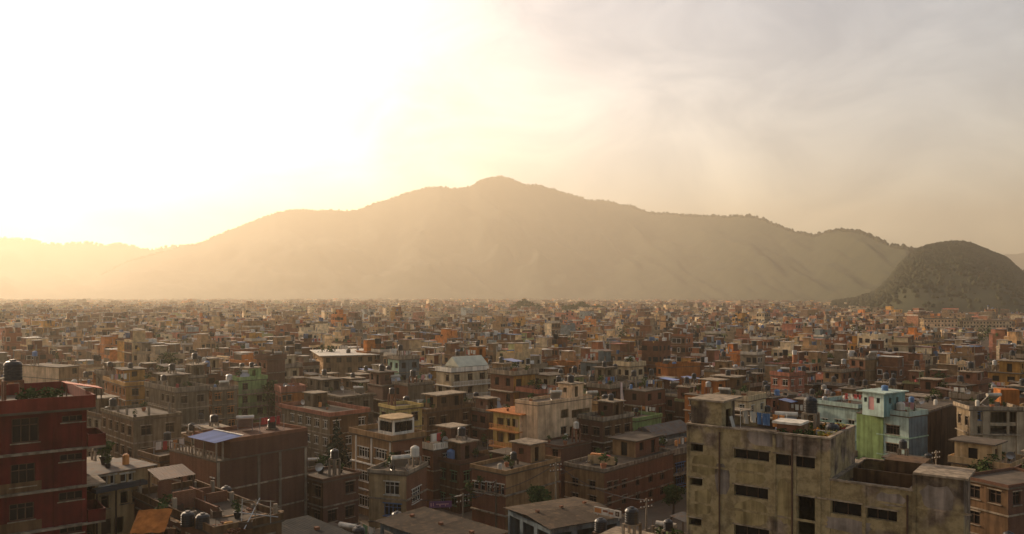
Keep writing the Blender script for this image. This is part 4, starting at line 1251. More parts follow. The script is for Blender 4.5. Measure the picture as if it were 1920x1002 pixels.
def block(u0, u1, top, depth, roofdrop):
    w = MB()
    hs_ = [(h[0] - u0, h[1] - u0, h[2], h[3]) for h in hol if u0 - .05 <= (h[0] + h[1]) / 2 <= u1]
    w.pierced(u1 - u0, 0, top, hs_, 0.45, shifted(u0), True, 0)
    x1 = XF + depth
    for q in ([(XF, YR + u0, 0), (x1, YR + u0, 0), (x1, YR + u0, top), (XF, YR + u0, top)], [(XF, YR + u1, 0), (XF, YR + u1, top), (x1, YR + u1, top), (x1, YR + u1, 0)],
              [(x1, YR + u0, 0), (x1, YR + u1, 0), (x1, YR + u1, top), (x1, YR + u0, top)]):
        w.quad(q)
    w.build('wall', CONC, root)
    s = MB(); s.box(XF + .004, x1 - .004, YR + u0 + .004, YR + u1 - .004, top - roofdrop - .2, top - max(.005, roofdrop)); s.build('roof_slab', CONC_ROOF, root)
    p = MB()
    if roofdrop < .1: p.box(XF - .28, x1 + .25, YR + u0 - .3, YR + u1 - .03, top + .003, top + .15); p.build('coping', SLAB, root)
    else: p.ring(XF - .12, x1 + .05, YR + u0 - .04, YR + u1 + .04, .32, top + .003, top + .13); p.build('coping', SLAB, root)
    for h in hs_:
        k = MB(); k.box(XF - .10, XF + .1, YR + u0 + h[0] - .1, YR + u0 + h[1] + .1, h[3] + .02, h[3] + .12); k.build('lintel', SLAB, root)
        if h[1] - h[0] > 1.2 and h[3] - h[2] < 2:
            g_ = MB(); g_.quad([(XF + .40, YR + u0 + h[0] - .1, h[2] - .1), (XF + .40, YR + u0 + h[0] - .1, h[3] + .1), (XF + .40, YR + u0 + h[1] + .1, h[3] + .1), (XF + .40, YR + u0 + h[1] + .1, h[2] - .1)])
            g_.build('pane', GLASS, root)
            for f in (.33, .66):
                m_ = MB(); uu = YR + u0 + h[0] + (h[1] - h[0]) * f; m_.box(XF + .33, XF + .39, uu - .03, uu + .03, h[2], h[3]); m_.build('mullion', WOOD, root)
    return w
block(0.55, U1 - .01, Z1, 3.2, 0.0)
block(U1 + .01, U2 - .01, Z2, 9.5, 0.95)
block(U2 + .01, b, Z3, 7.0, 0.8)
for px, zt in ((1289, Z3), (1452, Z3), (1446, Z3), (1490, Z3), (1536, Z3), (1620, Z2), (1714, Z1)):
    u = cu(px)
    if px in (1446,): continue
    m_ = MB(); m_.box(XF - .06, XF + .01, YR + max(.02, u - .12), YR + min(b - .01, u + .12), 0, zt - .02); m_.build('pilaster', CONC, root)
for k in range(1, 6):
    zz = czt(1440, 890) - (k - 1) * 3.05
    if zz < 1: break
    m_ = MB(); m_.box(XF - .045, XF + .01, YR + U2 + .2, YR + b - .3, zz - .09, zz + .09); m_.build('string_course', CONC, root)
for zz in (Z2 - 1.05, Z2 - 4.1):
    m_ = MB(); m_.box(XF - .045, XF + .01, YR + .05, YR + U2 - .2, zz - .07, zz + .07); m_.build('string_course', CONC, root)
zr3, zr2 = Z3 - .8, Z2 - .95
# stair head at the far end of the roof
s = MB(); ua, ub = cu(1349), b - .15
sx0, sx1 = XF + .45, XF + 3.2
s.pierced(sx1 - sx0, zr3 + .003, zr3 + 2.75, [(.9, 1.9, zr3 + .1, zr3 + 2.1)], .2, lambda u, d, z: (sx0 + u, YR + ua + d, z), False)
s.quad([(sx0, YR + ua, zr3), (sx0, YR + ub, zr3), (sx0, YR + ub, zr3 + 2.75), (sx0, YR + ua, zr3 + 2.75)][::-1])
s.quad([(sx1, YR + ua, zr3), (sx1, YR + ub, zr3), (sx1, YR + ub, zr3 + 2.75), (sx1, YR + ua, zr3 + 2.75)])
s.quad([(sx0, YR + ub, zr3), (sx1, YR + ub, zr3), (sx1, YR + ub, zr3 + 2.75), (sx0, YR + ub, zr3 + 2.75)])
st_ = s.build('stair_tower', CONC, root)
MB().box(sx0 - .25, sx1 + 1.1, YR + ua - .25, YR + ub + .15, zr3 + 2.753, zr3 + 2.9).build('tower_roof', SLAB, st_)
# brick plinth with white tabletop slab, as seen in the middle of the roof
u_ = cu(1468); MB().box(XF + 1.0, XF + 2.6, YR + u_ - .8, YR + u_ + .8, zr3 + .003, zr3 + 1.45).build('brick_plinth', wallmat('brick'), root)
MB().box(XF + .8, XF + 2.8, YR + u_ - 1.1, YR + u_ + 1.1, zr3 + 1.453, zr3 + 1.62).build('plinth_slab', WHITE, root)
# inner walls of the lower roof
MB().box(XF + 5.2, XF + 5.4, YR + U1 + .3, YR + U2 - .3, zr2 + .003, zr2 + 1.0).build('terrace_wall', wallmat('brown'), root)
MB().box(XF + 6.5, XF + 9.0, YR + U1 + .4, YR + U1 + 3.2, zr2 + .003, zr2 + 1.7).build('roof_room', wallmat('brown'), root)
MB().box(XF + 3.0, XF + 3.15, YR + cu(1545), YR + U2 + 1.9, zr3 + .003, zr3 + .9).build('terrace_wall', WHITE, root)

PLASTER = mat('old_plaster', (0.30, 0.225, 0.105), .95, .15, 'concrete', .4, 1.2)
GREYPL = mat('grey_render', (0.25, 0.20, 0.16), .95, .15, 'concrete', .4, 1.2)
for k, (x0, y0, x1, y1, m__) in enumerate([(1298, 852, 1346, 892, PLASTER), (1380, 867, 1436, 908, PLASTER), (1378, 938, 1441, 986, PLASTER), (1456, 896, 1489, 985, PLASTER), (1300, 916, 1334, 968, PLASTER), (1340, 870, 1368, 930, GREYPL), (1400, 806, 1470, 838, GREYPL), (1545, 972, 1640, 1000, GREYPL), (1725, 910, 1790, 960, GREYPL), (1640, 925, 1700, 950, GREYPL)]):
    u0, u1, z0, z1 = conc.rect('L', x0, y0, x1, y1); rg = random.Random(k); n = 18; pts_ = []
    for i in range(n):
        al = 2 * math.pi * i / n; c1_, s1_ = math.cos(al), math.sin(al)
        q = max(abs(c1_), abs(s1_)) ** -0.75 * rg.uniform(.80, 1.05)
        pts_.append(((u0 + u1) / 2 + c1_ * q * (u1 - u0) / 2, (z0 + z1) / 2 + s1_ * q * (z1 - z0) / 2))
    m_ = MB(); m_.quad([(XF - .018, YR + u, z) for u, z in pts_][::-1])
    for i in range(n):
        (ua_, za_), (ub_, zb_) = pts_[i], pts_[(i + 1) % n]; m_.quad([(XF - .018, YR + ua_, za_), (XF - .018, YR + ub_, zb_), (XF + .01, YR + ub_, zb_), (XF + .01, YR + ua_, za_)])
    m_.build('plaster_patch', m__, root)
for px, zt in ((1350, Z3), (1486, Z3), (1702, Z2)):
    u = cu(px); MB().tube([(XF - .12, YR + u, .2), (XF - .12, YR + u, zt - .3)], .07, 6).build('downpipe', WOOD, root)
def cpos(u, d, z): return conc.world(XF + d, YR + u, z)
water_tank(cpos(11.8, 4.5, zr3 + .001), .52, 1.25, BLACKPL, 'black tank on tall concrete stand above the long concrete building', stand=2.0, rz=conc.r)
water_tank(cpos(cu(1560) + 1.0, 3.8, zr3 + .001), .45, 1.2, BLACKPL, 'black tank at the edge of the long concrete building among the plants', stand=.16, rz=conc.r)
t = thing('leaning_board', 'white board leaning against the dark side of the rooftop stair tower', 'board', cpos(ua - .32, 1.6, zr3 + .002), conc.r)
m_ = MB(); q = [(-.28, -.45, 0), (.28, -.45, 0), (.28, 0, 1.55), (-.28, 0, 1.55)]
m_.quad(q); m_.quad([(x, y + .05, z) for x, y, z in q][::-1])
for i in range(4):
    A, B_ = q[i], q[(i + 1) % 4]; m_.quad([(A[0], A[1] + .05, A[2]), (B_[0], B_[1] + .05, B_[2]), B_, A])
m_.build('panel', WHITE, t)
washing_line(cpos(cu(1402), 3.4, zr3 + .001), conc.r + 1.35, 4.2, [3, 2, 0], 'orange, blue and white washing beside the stair tower of the concrete building')
solar_heater(cpos(cu(1425) - .2, 5.5, zr3 + .001), conc.r - 1.3, 'solar heater on the roof of the long concrete building', .9)
FLN = {}
FLOWER = {n: forest_mat(n + '_flowers', c1, c2, 3.0) for n, c1, c2 in (('orange', (.04, .06, .015), (.62, .26, .05)), ('yellow', (.05, .07, .015), (.62, .48, .10)), ('red', (.04, .05, .015), (.42, .05, .05)))}
for k, (u, d, fl) in enumerate([(U2 + .5, 1.0, 'orange'), (U2 + 1.1, 2.0, 'yellow'), (U2 + .7, 3.2, 'yellow'), (U2 + .6, 4.4, 'red'), (U2 + 1.9, 1.2, None), (U2 + 2.6, .9, None), (U2 + 1.6, 5.4, 'orange'), (U2 + 3.2, 1.6, None), (U2 + 3.6, .8, None), (U2 + 2.5, 5.2, None), (U2 + 2.0, 3.6, 'orange'), (U2 + 1.0, 5.6, 'yellow')]):
    rg = random.Random(90 + k); h_ = rg.uniform(.7, 1.15)
    p = thing('flowering_plant' if fl else 'potted_plant', f'{NTH[FLN.setdefault(fl, []).append(1) or len(FLN[fl]) - 1]} {fl or "leafy green"} {"flowering " if fl else ""}plant in the row at the end of the concrete roof', 'plant', cpos(u, d, zr3 + .001), k, 'plants on the concrete roof')
    MB().lathe([(.2, 0), (.28, .42), (.30, .42), (.30, .46), (.22, .46)], 9).build('pot', TERRA if not fl else BLACKPL, p)
    V, Fq = leaf_cloud(rg, [(0, 0, h_ * .75, .5, .9), (.2, .15, h_, .35, .9), (-.25, .1, h_ * .8, .4, .8)], 130, .10)
    c = put('plant_leaves', tri_mesh('plant_leaves', V, Fq, [FLOWER[fl] if fl else LEAF]), p); c['kind'] = 'stuff'

# ------------------------------------------------------------------ additions to single houses
NTH = ['first', 'second', 'third', 'fourth', 'fifth', 'sixth', 'seventh', 'eighth', 'ninth', 'tenth']
def child_box(hs, name, x0, x1, y0, y1, z0, z1, m): return MB().box(x0, x1, y0, y1, z0, z1).build(name, m, hs.root)
# maroon block: pilasters, tank on its stand, awning, shrubs
A, Bq = red.a, red.b
for px in (-40, 105, 158):
    u = red.on_face('R', px, 850)[0]
    child_box(red, 'pilaster', -A / 2 + u - .16, -A / 2 + u + .16, -Bq / 2 - .10, -Bq / 2 + .01, 0, red.H - .01, wallmat('maroon'))
rz_ = red.roof_z
def on_roof(px, py, z):
    """the point of a roof at height z that is seen at px, py"""
    Y = (EYE - z) * F_PX / (py - HOR); return Vector(((px - CX) / F_PX * Y, Y, z))
p_ = at(24, 745, 62.5)
water_tank((p_.x, p_.y, rz_ + .001), .66, 1.55, BLACKPL, 'big black tank on a brick stand on the roof of the maroon block', stand=2.25, stand_mat=wallmat('brick'), rz=red.r)
p_ = at(120, 738, 65.5)
t = thing('awning', 'red sheet awning sloping over the roof of the maroon block', 'awning', (p_.x, p_.y, rz_ + .001), red.r)
m_ = MB(); q = [(0, -.9, 1.75), (2.7, -.9, 1.15), (2.7, 1.2, 1.15), (0, 1.2, 1.75)]
m_.quad(q); m_.quad([(x, y, z - .05) for x, y, z in q][::-1])
for i in range(4):
    a0, b0 = q[i], q[(i + 1) % 4]; m_.quad([(a0[0], a0[1], a0[2] - .05), (b0[0], b0[1], b0[2] - .05), b0, a0])
m_.build('roof_sheet', mat('red_sheet', (.50, .10, .05), .6, .3), t)
for x, h_ in ((.05, 1.7), (2.6, 1.1)):
    for y in (-.85, 1.15): MB().box(x - .04, x + .04, y - .04, y + .04, 0, h_ - .03).build('post', WOOD, t)
for k, px in enumerate((44, 56, 66, 82, 92, 104)):
    p_ = at(px, 745, 61.2 + .015 * px)
    potted_plant((p_.x, p_.y, rz_ + .001), 1.45, f'{NTH[k]} bushy potted plant from the tank on the maroon block', k)
for k in range(1, red.fl):   # side balconies with solid fronts, brown panels painting bay shadow under the windows
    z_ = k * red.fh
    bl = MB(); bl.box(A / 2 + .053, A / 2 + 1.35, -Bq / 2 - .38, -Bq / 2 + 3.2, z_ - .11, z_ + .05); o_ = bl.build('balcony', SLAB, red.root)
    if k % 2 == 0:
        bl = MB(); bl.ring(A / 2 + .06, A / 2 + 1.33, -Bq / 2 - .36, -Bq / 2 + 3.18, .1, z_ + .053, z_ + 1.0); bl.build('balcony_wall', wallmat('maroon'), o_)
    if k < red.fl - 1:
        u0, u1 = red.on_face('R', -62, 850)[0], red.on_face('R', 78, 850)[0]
        for za, zb in ((z_ + .06, z_ + .80),): child_box(red, 'shade_panel', -A / 2 + u0, -A / 2 + u1, -Bq / 2 - .05, -Bq / 2 + .01, za, zb, wallmat('brown'))
# cream house: dark canopy along the storey line
u0, z0 = cream.on_face('R', 178, 921); u1, z1 = cream.on_face('R', 268, 903)
child_box(cream, 'canopy', -cream.a / 2 - .3, -cream.a / 2 + u1, -cream.b / 2 - .85, -cream.b / 2 - .003, (z0 + z1) / 2 - .1, (z0 + z1) / 2 + .25, mat('dark_sheet', (.035, .04, .045), .5, .4))
for px in (181, 217, 262):
    u = cream.on_face('R', px, 940)[0]; child_box(cream, 'downpipe', -cream.a / 2 + u - .06, -cream.a / 2 + u + .06, -cream.b / 2 - .1, -cream.b / 2 - .003, .1, (z0 + z1) / 2 - .12, WOOD)
# brick house with the blue sheet roof
A, Bq, zz = blue.a, blue.b, blue.roof_z
rm_ = MB(); x0 = -A / 2 + 1.7
rm_.box(x0, A / 2, -Bq / 2 + .01, Bq / 2 - 2.4, zz + .003, zz + 1.75); rm_.build('upper_room', wallmat('dark brick'), blue.root)
q_ = MB(); q_.ring(x0, A / 2, -Bq / 2 + .01, Bq / 2 - 2.4, .15, zz + 1.753, zz + 2.15); q_.build('parapet', wallmat('brick'), blue.root)
solar_heater(tuple(blue.world(1.2, .8, zz + 1.752)), blue.r + 2.6, 'solar heater on the upper roof behind the blue sheet roof')
water_tank(tuple(blue.world(3.6, -1.0, zz + 1.752)), .5, 1.1, BLACKPL, 'black tank on the upper roof of the blue-roofed brick house', stand=.2)
washing_line(tuple(blue.world(2.6, -2.6, zz + 1.752)), blue.r, 3.2, [0, 1, 3], 'washing on the upper roof of the blue-roofed brick house')
cx0, cx1, cy0, cy1 = -A / 2 - .35, -A / 2 + 2.9, -Bq / 2 - .35, -Bq / 2 + 5.4
m_ = MB(); q = [(cx0, cy0, zz + 2.0), (cx1, cy0, zz + 2.35), (cx1, cy1, zz + 2.35), (cx0, cy1, zz + 2.0)]
nsh = max(3, int((cy1 - cy0) / .85))
for k in range(nsh):
    ya, yb = cy0 + (cy1 - cy0) * k / nsh, cy0 + (cy1 - cy0) * (k + 1) / nsh + .06
    m_ = MB(); n = 8
    top = [[(cx0 + (cx1 - cx0) * e, ya + (yb - ya) * i / n, zz + 2.0 + .35 * e + (.035 if i % 2 else 0) + .004 * k) for i in range(n + 1)] for e in (0, 1)]
    for i in range(n): m_.quad([top[0][i], top[1][i], top[1][i + 1], top[0][i + 1]])
    m_.build('roof_sheet', BLUETIN, blue.root)
child_box(blue, 'ridge_cap', cx1 - .12, cx1 + .12, cy0 - .1, cy1 + .1, zz + 2.40, zz + 2.47, WHITE)
for x, y in ((cx0 + .4, cy0 + .4), (cx0 + .4, (cy0 + cy1) / 2), (cx0 + .4, cy1 - .3), (cx1 - 2.1, cy0 + .4)):
    child_box(blue, 'post', x - .08, x + .08, y - .08, y + .08, zz + .003, zz + 1.98, SLAB)
r_ = MB(); nb = 14
r_.pierced(Bq, zz + .003, zz + .95, [((i + .2) * Bq / nb, (i + .8) * Bq / nb, zz + .2, zz + .82) for i in range(nb)], .06, lambda u, d, z: (-A / 2 + .02 + d, -Bq / 2 + u, z), True); r_.build('railing', SLAB, blue.root)
for px in (409, 485, 525, 573):
    u = blue.on_face('R', px, 900)[0]; child_box(blue, 'column', -A / 2 + u - .17, -A / 2 + u + .17, -Bq / 2 - .07, -Bq / 2 + .01, 0, blue.H - .01, SLAB)
# glazed room with the hexagonal roof
A, Bq, zz = pent.a, pent.b, pent.roof_z
x0, y0, wa, wb, hh = -A / 2 + .75, -Bq / 2 + .75, min(3.5, A - 1.4), min(3.4, Bq - 1.4), 2.55
g_ = MB()
g_.pierced(wa, zz + .003, zz + hh, [(.25, wa - .25, zz + .85, zz + hh - .35)], .15, lambda u, d, z: (x0 + u, y0 + d, z), False)
g_.pierced(wb, zz + .003, zz + hh, [(.25, wb - .25, zz + .85, zz + hh - .35)], .15, lambda u, d, z: (x0 + d, y0 + u, z), True)
g_.quad([(x0 + wa, y0, zz), (x0 + wa, y0 + wb, zz), (x0 + wa, y0 + wb, zz + hh), (x0 + wa, y0, zz + hh)]); g_.quad([(x0, y0 + wb, zz), (x0 + wa, y0 + wb, zz), (x0 + wa, y0 + wb, zz + hh), (x0, y0 + wb, zz + hh)])
gr = g_.build('glass_room', WHITE, pent.root)
for face in (0, 1):
    L_ = wa if face == 0 else wb
    for k in range(3):
        a0, a1 = .25 + (L_ - .5) * k / 3 + .03, .25 + (L_ - .5) * (k + 1) / 3 - .03
        q = [(a0, zz + .85), (a1, zz + .85), (a1, zz + hh - .35), (a0, zz + hh - .35)]
        p = MB(); p.quad([(x0 + u, y0 + .13, z) if face == 0 else (x0 + .13, y0 + u, z) for u, z in q]); p.build('pane', GLASS, gr)
e = .45; ch = 1.2
X0, X1, Y0, Y1 = x0 - e, x0 + wa + e, y0 - e, y0 + wb + e
poly = [(X0 + ch * .3, Y0), (X1 - ch, Y0), (X1, Y0 + ch), (X1, Y1), (X0 + ch, Y1), (X0, Y1 - ch), (X0, Y0 + ch * .3)]
m_ = MB(); za, zb = zz + hh + .003, zz + hh + .2
m_.quad([(x, y, zb) for x, y in poly]); m_.quad([(x, y, za) for x, y in poly][::-1])
for i in range(len(poly)):
    c0, c1 = poly[i], poly[(i + 1) % len(poly)]; m_.quad([(*c0, za), (*c1, za), (*c1, zb), (*c0, zb)])
m_.build('room_roof', wallmat('cream'), gr)
for px in (668, 697, 732):
    u = pent.on_face('L', px, 850)[0]; child_box(pent, 'pillar', -A / 2 - .1, -A / 2 + .01, -Bq / 2 + u - .14, -Bq / 2 + u + .14, 3.0, pent.H - .12, WHITE)
# white balustrade
A, Bq, zz = terrace.a, terrace.b, terrace.roof_z
for face, L_ in (('R', min(terrace.a, 3.4)), ('L', terrace.b)):
    f = terrace.fm(face); n = max(6, int(L_ / .4)); m_ = MB()
    m_.pierced(L_, zz + .003, zz + .95, [((i + .3) * L_ / n, (i + .7) * L_ / n, zz + .2, zz + .75) for i in range(n)], .12, lambda u, d, z: f(u, d - .06, z), face == 'L')
    m_.build('balustrade', WHITE, terrace.root)
t = thing('washing_line', 'red cloth and white sheet hung above the white balustrade', 'washing', terrace.world(-A / 2 + 2.2, -Bq / 2 + 2.0, zz + .001), terrace.r)
for x in (-1, 1): MB().tube([(x, 0, 0), (x, 0, 1.9)], .03, 4).build('pole', WHITE, t)
for x0_, x1_, m__ in ((-.9, .1, WHITE), (.15, .95, REDP)):
    m_ = MB(); m_.box(x0_, x1_, -.02, .02, .75, 1.85); m_.build('laundry', m__, t)
MB().tube([(-1, 0, 1.87), (1, 0, 1.87)], .015, 3).build('line', STEEL, t)
# solar heater and frame on the pale-fronted house
p_ = white_front.world(-white_front.a / 2 + 1.3, -white_front.b / 2 + 1.6, white_front.roof_z + .001)
solar_heater((p_.x, p_.y, p_.z), math.radians(205), 'bright tilted solar heater on the roof of the pale-fronted house', 1.15)
p_ = white_front.world(white_front.a / 2 - .9, -white_front.b / 2 + 1.2, white_front.roof_z + .001)
water_tank((p_.x, p_.y, p_.z), .55, 1.3, WHITE, 'white tank on a frame above the pale-fronted house', stand=1.2, rz=.6)
# tower on the mint green house
A, Bq, zz = mint.a, mint.b, mint.roof_z
tw = House(0, 0, mint.r, 1, 1, 1, 1)
k0 = at(1657, 774, 119.5); kk = 3.05
tz1 = EYE - (739 - HOR) / F_PX * k0.y
tb = House(k0.x, k0.y, mint.r, 1, 1, 1, 1)
c_, q_ = math.cos(mint.r), math.sin(mint.r)
pr, pl = (1697 - CX) / F_PX, (1617 - CX) / F_PX
ta = (pr * k0.y - k0.x) / (c_ - pr * q_); tbb = (k0.x - pl * k0.y) / (q_ + pl * c_)
inv = mint.root.matrix_basis.inverted()
bpy.context.view_layer.update(); inv = mint.root.matrix_world.inverted()
kl = inv @ Vector((k0.x, k0.y, 0))
z0_ = leafy.H + .2
s = MB()
s.pierced(ta, z0_, tz1, [(ta * .25, ta * .25 + .6, tz1 - 1.6, tz1 - .7), (ta * .58, ta * .58 + .6, tz1 - 1.6, tz1 - .7)], .15, lambda u, d, z: (kl.x + u, kl.y + d, z), False, 0)
s.pierced(tbb, z0_, tz1, [(tbb * .18, tbb * .18 + .55, tz1 - 1.5, tz1 - .7), (tbb * .45, tbb * .45 + .95, tz1 - 2.6, tz1 - .6), (tbb * .78, tbb * .78 + .5, tz1 - 1.5, tz1 - .8)], .15, lambda u, d, z: (kl.x + d, kl.y + u, z), True, 1)
s.quad([(kl.x + ta, kl.y, z0_), (kl.x + ta, kl.y + tbb, z0_), (kl.x + ta, kl.y + tbb, tz1), (kl.x + ta, kl.y, tz1)]); s.quad([(kl.x, kl.y + tbb, z0_), (kl.x + ta, kl.y + tbb, z0_), (kl.x + ta, kl.y + tbb, tz1), (kl.x, kl.y + tbb, tz1)])
tt = s.build('stair_tower', [mat('teal_wall', (.16, .27, .25), .9, .2, 'plaster', .25), wallmat('pale mint')], mint.root)
MB().box(kl.x - .45, kl.x + ta + .3, kl.y - .45, kl.y + tbb + .8, tz1 + .003, tz1 + .16).build('tower_roof', wallmat('pale mint'), tt)
u0 = tbb * .45; d_ = MB(); d_.box(kl.x + .06, kl.x + .12, kl.y + u0 + .03, kl.y + u0 + .92, tz1 - 2.59, tz1 - .63); d_.build('door', PINKC, tt)
p_ = mint.world(kl.x + ta * .55, kl.y + tbb * .5, tz1 + .163)
water_tank((p_.x, p_.y, p_.z), .5, .8, BLUEP, 'dark blue tank on the tower of the mint green house', rz=.4)
# pillars
for px in (1815, 1848, 1912):
    u = pillars.on_face('R', px, 800)[0]
    child_box(pillars, 'pillar', -pillars.a / 2 + max(.3, u) - .5, -pillars.a / 2 + max(.3, u) + .5, -pillars.b / 2 - .3, -pillars.b / 2 - .003, 0, pillars.H - .02, wallmat('pale concrete'))
p_ = at(1887, 765, 121)
MB().box(-1.3, 1.3, -1.2, 1.2, pillars.roof_z + .003, pillars.roof_z + 2.4).build('roof_room', wallmat('orange'), pillars.root, ((inv_ := pillars.root.matrix_basis.inverted()) @ p_).xy.to_3d())
# sloping pale roof of the white villa
A, Bq, zz = villa.a, villa.b, villa.roof_z
x0, x1, y0, y1 = -A / 2 + 2.2, A / 2 + .4, -Bq / 2 + .3, Bq / 2
m_ = MB(); zt = zz + 3.0; zl = zz + 1.0
m_.box(x0 + .5, x1 - .6, y0 + .5, y1 - .4, zz + .003, zl - .1); m_.build('roof_room', WHITE, villa.root)
m_ = MB()
m_.quad([(x0, y0, zl), (x1, y0, zl), (x1, (y0 + y1) / 2, zt), (x0, (y0 + y1) / 2, zt)]); m_.quad([(x1, y1, zl), (x0, y1, zl), (x0, (y0 + y1) / 2, zt), (x1, (y0 + y1) / 2, zt)])
m_.quad([(x0, y0, zl), (x0, (y0 + y1) / 2, zt), (x0, y1, zl)]); m_.quad([(x1, y0, zl), (x1, y1, zl), (x1, (y0 + y1) / 2, zt)]); m_.quad([(x0, y0, zl), (x0, y1, zl), (x1, y1, zl), (x1, y0, zl)])
m_.build('pitched_roof', mat('pale_tin', (.44, .42, .31), .55, .4, 'plain', .2), villa.root)
# gabled roof of the slate house
A, Bq, zz = slate.a + .8, slate.b + .8, slate.roof_z
m_ = MB(); n = 6
for sgn in (-1, 1):
    m_.quad([(-A / 2, sgn * Bq / 2, zz + .1), (A / 2, sgn * Bq / 2, zz + .1), (A / 2, 0, zz + 1.5), (-A / 2, 0, zz + 1.5)][::sgn])
    m_.quad([(sgn * A / 2, -Bq / 2, zz + .1), (sgn * A / 2, Bq / 2, zz + .1), (sgn * A / 2, 0, zz + 1.5)][::sgn])
m_.build('pitched_roof', TIN, slate.root)

# ------------------------------------------------------------------ low sheds by the street
def shed(k, label, m, wallm, pitch, open_front=False):
    t = thing('shed', label, 'shed', (k.x, k.y, 0), k.r)
    a, b, h = k.a, k.b, k.H
    w = MB(); bays = max(2, int(a / 3)); wa = a - .8; wb = b - .8
    w.pierced(wa, 0, h - .2, [((i + .12) * wa / bays, (i + .88) * wa / bays, h - 3.0, h - .7) for i in range(bays)], .2, lambda u, d, z: (-wa / 2 + u, -wb / 2 + d, z), False)
    w.pierced(wb, 0, h - .2, [((i + .12) * wb / 3, (i + .88) * wb / 3, h - 3.0, h - .7) for i in range(3)], .2, lambda u, d, z: (-wa / 2 + d, -wb / 2 + u, z), True)
    w.quad([(wa / 2, -wb / 2, 0), (wa / 2, wb / 2, 0), (wa / 2, wb / 2, h - .2), (wa / 2, -wb / 2, h - .2)]); w.quad([(wa / 2, wb / 2, 0), (-wa / 2, wb / 2, 0), (-wa / 2, wb / 2, h - .2), (wa / 2, wb / 2, h - .2)])
    w.build('wall', wallm, t)
    rg = random.Random(int(a * 10))
    ns_ = max(3, int(a / .95)); rows = 2
    for r_ in range(rows):
        for i in range(ns_):
            xa, xb = -a / 2 + a * i / ns_, -a / 2 + a * (i + 1) / ns_ + .07
            if r_ == 0: y0, y1, z0, z1 = -b / 2, .12, h, h + pitch + .03
            else: y0, y1, z0, z1 = .02, b / 2, h + pitch, h + (0 if open_front else pitch * 2)
            m_ = MB(); n = 8; j = .006 * (i % 3) + rg.uniform(0, .03)
            y0 -= rg.uniform(0, .12)
            P_ = [[(xa + (xb - xa) * q / n, y, z + j + (.03 if q % 2 else 0)) for q in range(n + 1)] for y, z in ((y0, z0), (y1, z1))]
            for q in range(n): m_.quad([P_[0][q], P_[0][q + 1], P_[1][q + 1], P_[1][q]])
            m_.build('roof_sheet', m, t)
    for i in range(3):
        x = -a / 2 + a * (i + .5) / 3
        MB().box(x - .25, x + .1, -.2 + i * .2, .15 + i * .2, h + pitch + .10, h + pitch + .32).build('weight_brick', wallmat('brick'), t)
    return t
shed(SHEDS[0], 'broad low shed with brown tin roof at the very bottom', BROWNTIN, wallmat('slate'), .12)
shed(SHEDS[1], 'tin roofed street shed with dark open bays and gabled roof', BROWNTIN, wallmat('slate'), .35, True)
shed(SHEDS[2], 'low building with dark grey sheet roof beside the front terrace', mat('dark_tin', (.035, .035, .034), .95, .05, 'tin', .25, second=(.06, .05, .04)), wallmat('brown'), .1)

# sign boards
def board(loc, rz, w, h, back, marks_, label, legs):
    t = thing('sign_board', label, 'sign', loc, rz)
    MB().box(-w / 2, w / 2, -.05, .05, legs, legs + h).build('panel', back, t)
    for x in (-w * .4, w * .4): MB().box(x - .04, x + .04, .06, .13, 0, legs + h * .9).build('post', STEEL, t)
    for (x0, x1, z0, z1, m_) in marks_: MB().box(x0 * w, x1 * w, -.062, -.051, legs + z0 * h, legs + z1 * h).build('mark', m_, t)
p_ = at(1139, 972, 84)
board((p_.x, p_.y, 6.6), math.radians(-38), 3.3, .75, WHITE, [(-.47, -.22, .2, .85, ORANGE), (-.16, .02, .45, .75, TERRA), (.05, .22, .3, .6, TERRA), (.30, .44, .2, .85, WOOD), (.335, .405, .35, .7, WHITE)], 'long white sign with orange and brown marks over the street shed', .3)
p_ = at(826, 950, 96)
board((p_.x, p_.y, 4.4), math.radians(8), 2.7, .75, mat('purple_paint', (.13, .05, .11), .7), [(-.44, -.40, .2, .8, PINKC), (-.34, -.30, .25, .8, PINKC), (-.2, .36, .48, .62, PINKC), (-.05, .0, .2, .45, PINKC), (.2, .24, .2, .45, PINKC)], 'purple shop sign with faint pale marks under the white-balustrade house', .2)
t = None
p_ = at(1163, 840, 100)
q_ = brick.world(-brick.a / 2 + 4.0, -brick.b / 2 + 3.2, brick.roof_z)
t = thing('sofa', 'long cream sofa with red and orange cushions on the long brick house', 'sofa', (q_.x, q_.y, brick.roof_z + .001), math.radians(-25))
MB().box(-1.9, 1.9, -.45, .45, .12, .5).build('seat', wallmat('cream'), t); MB().box(-1.9, 1.9, -.62, -.46, .1, 1.25).build('backrest', wallmat('cream'), t)
for x, m_ in ((-1.2, ORANGE), (-.3, ORANGE), (.7, REDP)): MB().box(x - .42, x + .42, -.40, .3, .503, 1.45 if x < 0 else 1.3).build('cushion', m_, t)

# ------------------------------------------------------------------ front terrace clutter, bottom of the view
zt = front_terrace.roof_z
def ft(px, py): return on_roof(px, py, zt + .001)
ftp = lambda px, py, Y: at(px, py, Y)
A, Bq = front_terrace.a, front_terrace.b
def ftw(lx, ly): return front_terrace.world(lx, ly, zt + .001)

def tank_on_front(px, py, r, h, label):
    p = on_roof(px, py, zt + .001); return water_tank((p.x, p.y, p.z), r, h, BLACKPL, label, rz=.4)
tank_on_front(352, 986, .5, 1.1, 'squat black tank on the front terrace, beside the orange tarpaulin')
tank_on_front(380, 990, .52, 1.15, 'squat black tank on the front terrace, nearer the pipe frame')
p_ = at(424, 930, 74)
water_tank((p_.x, p_.y, 9.2), .5, 1.3, BLACKPL, 'lone black tank on stand before the blue-roofed brick house', stand=1.9, stand_mat=SLAB)
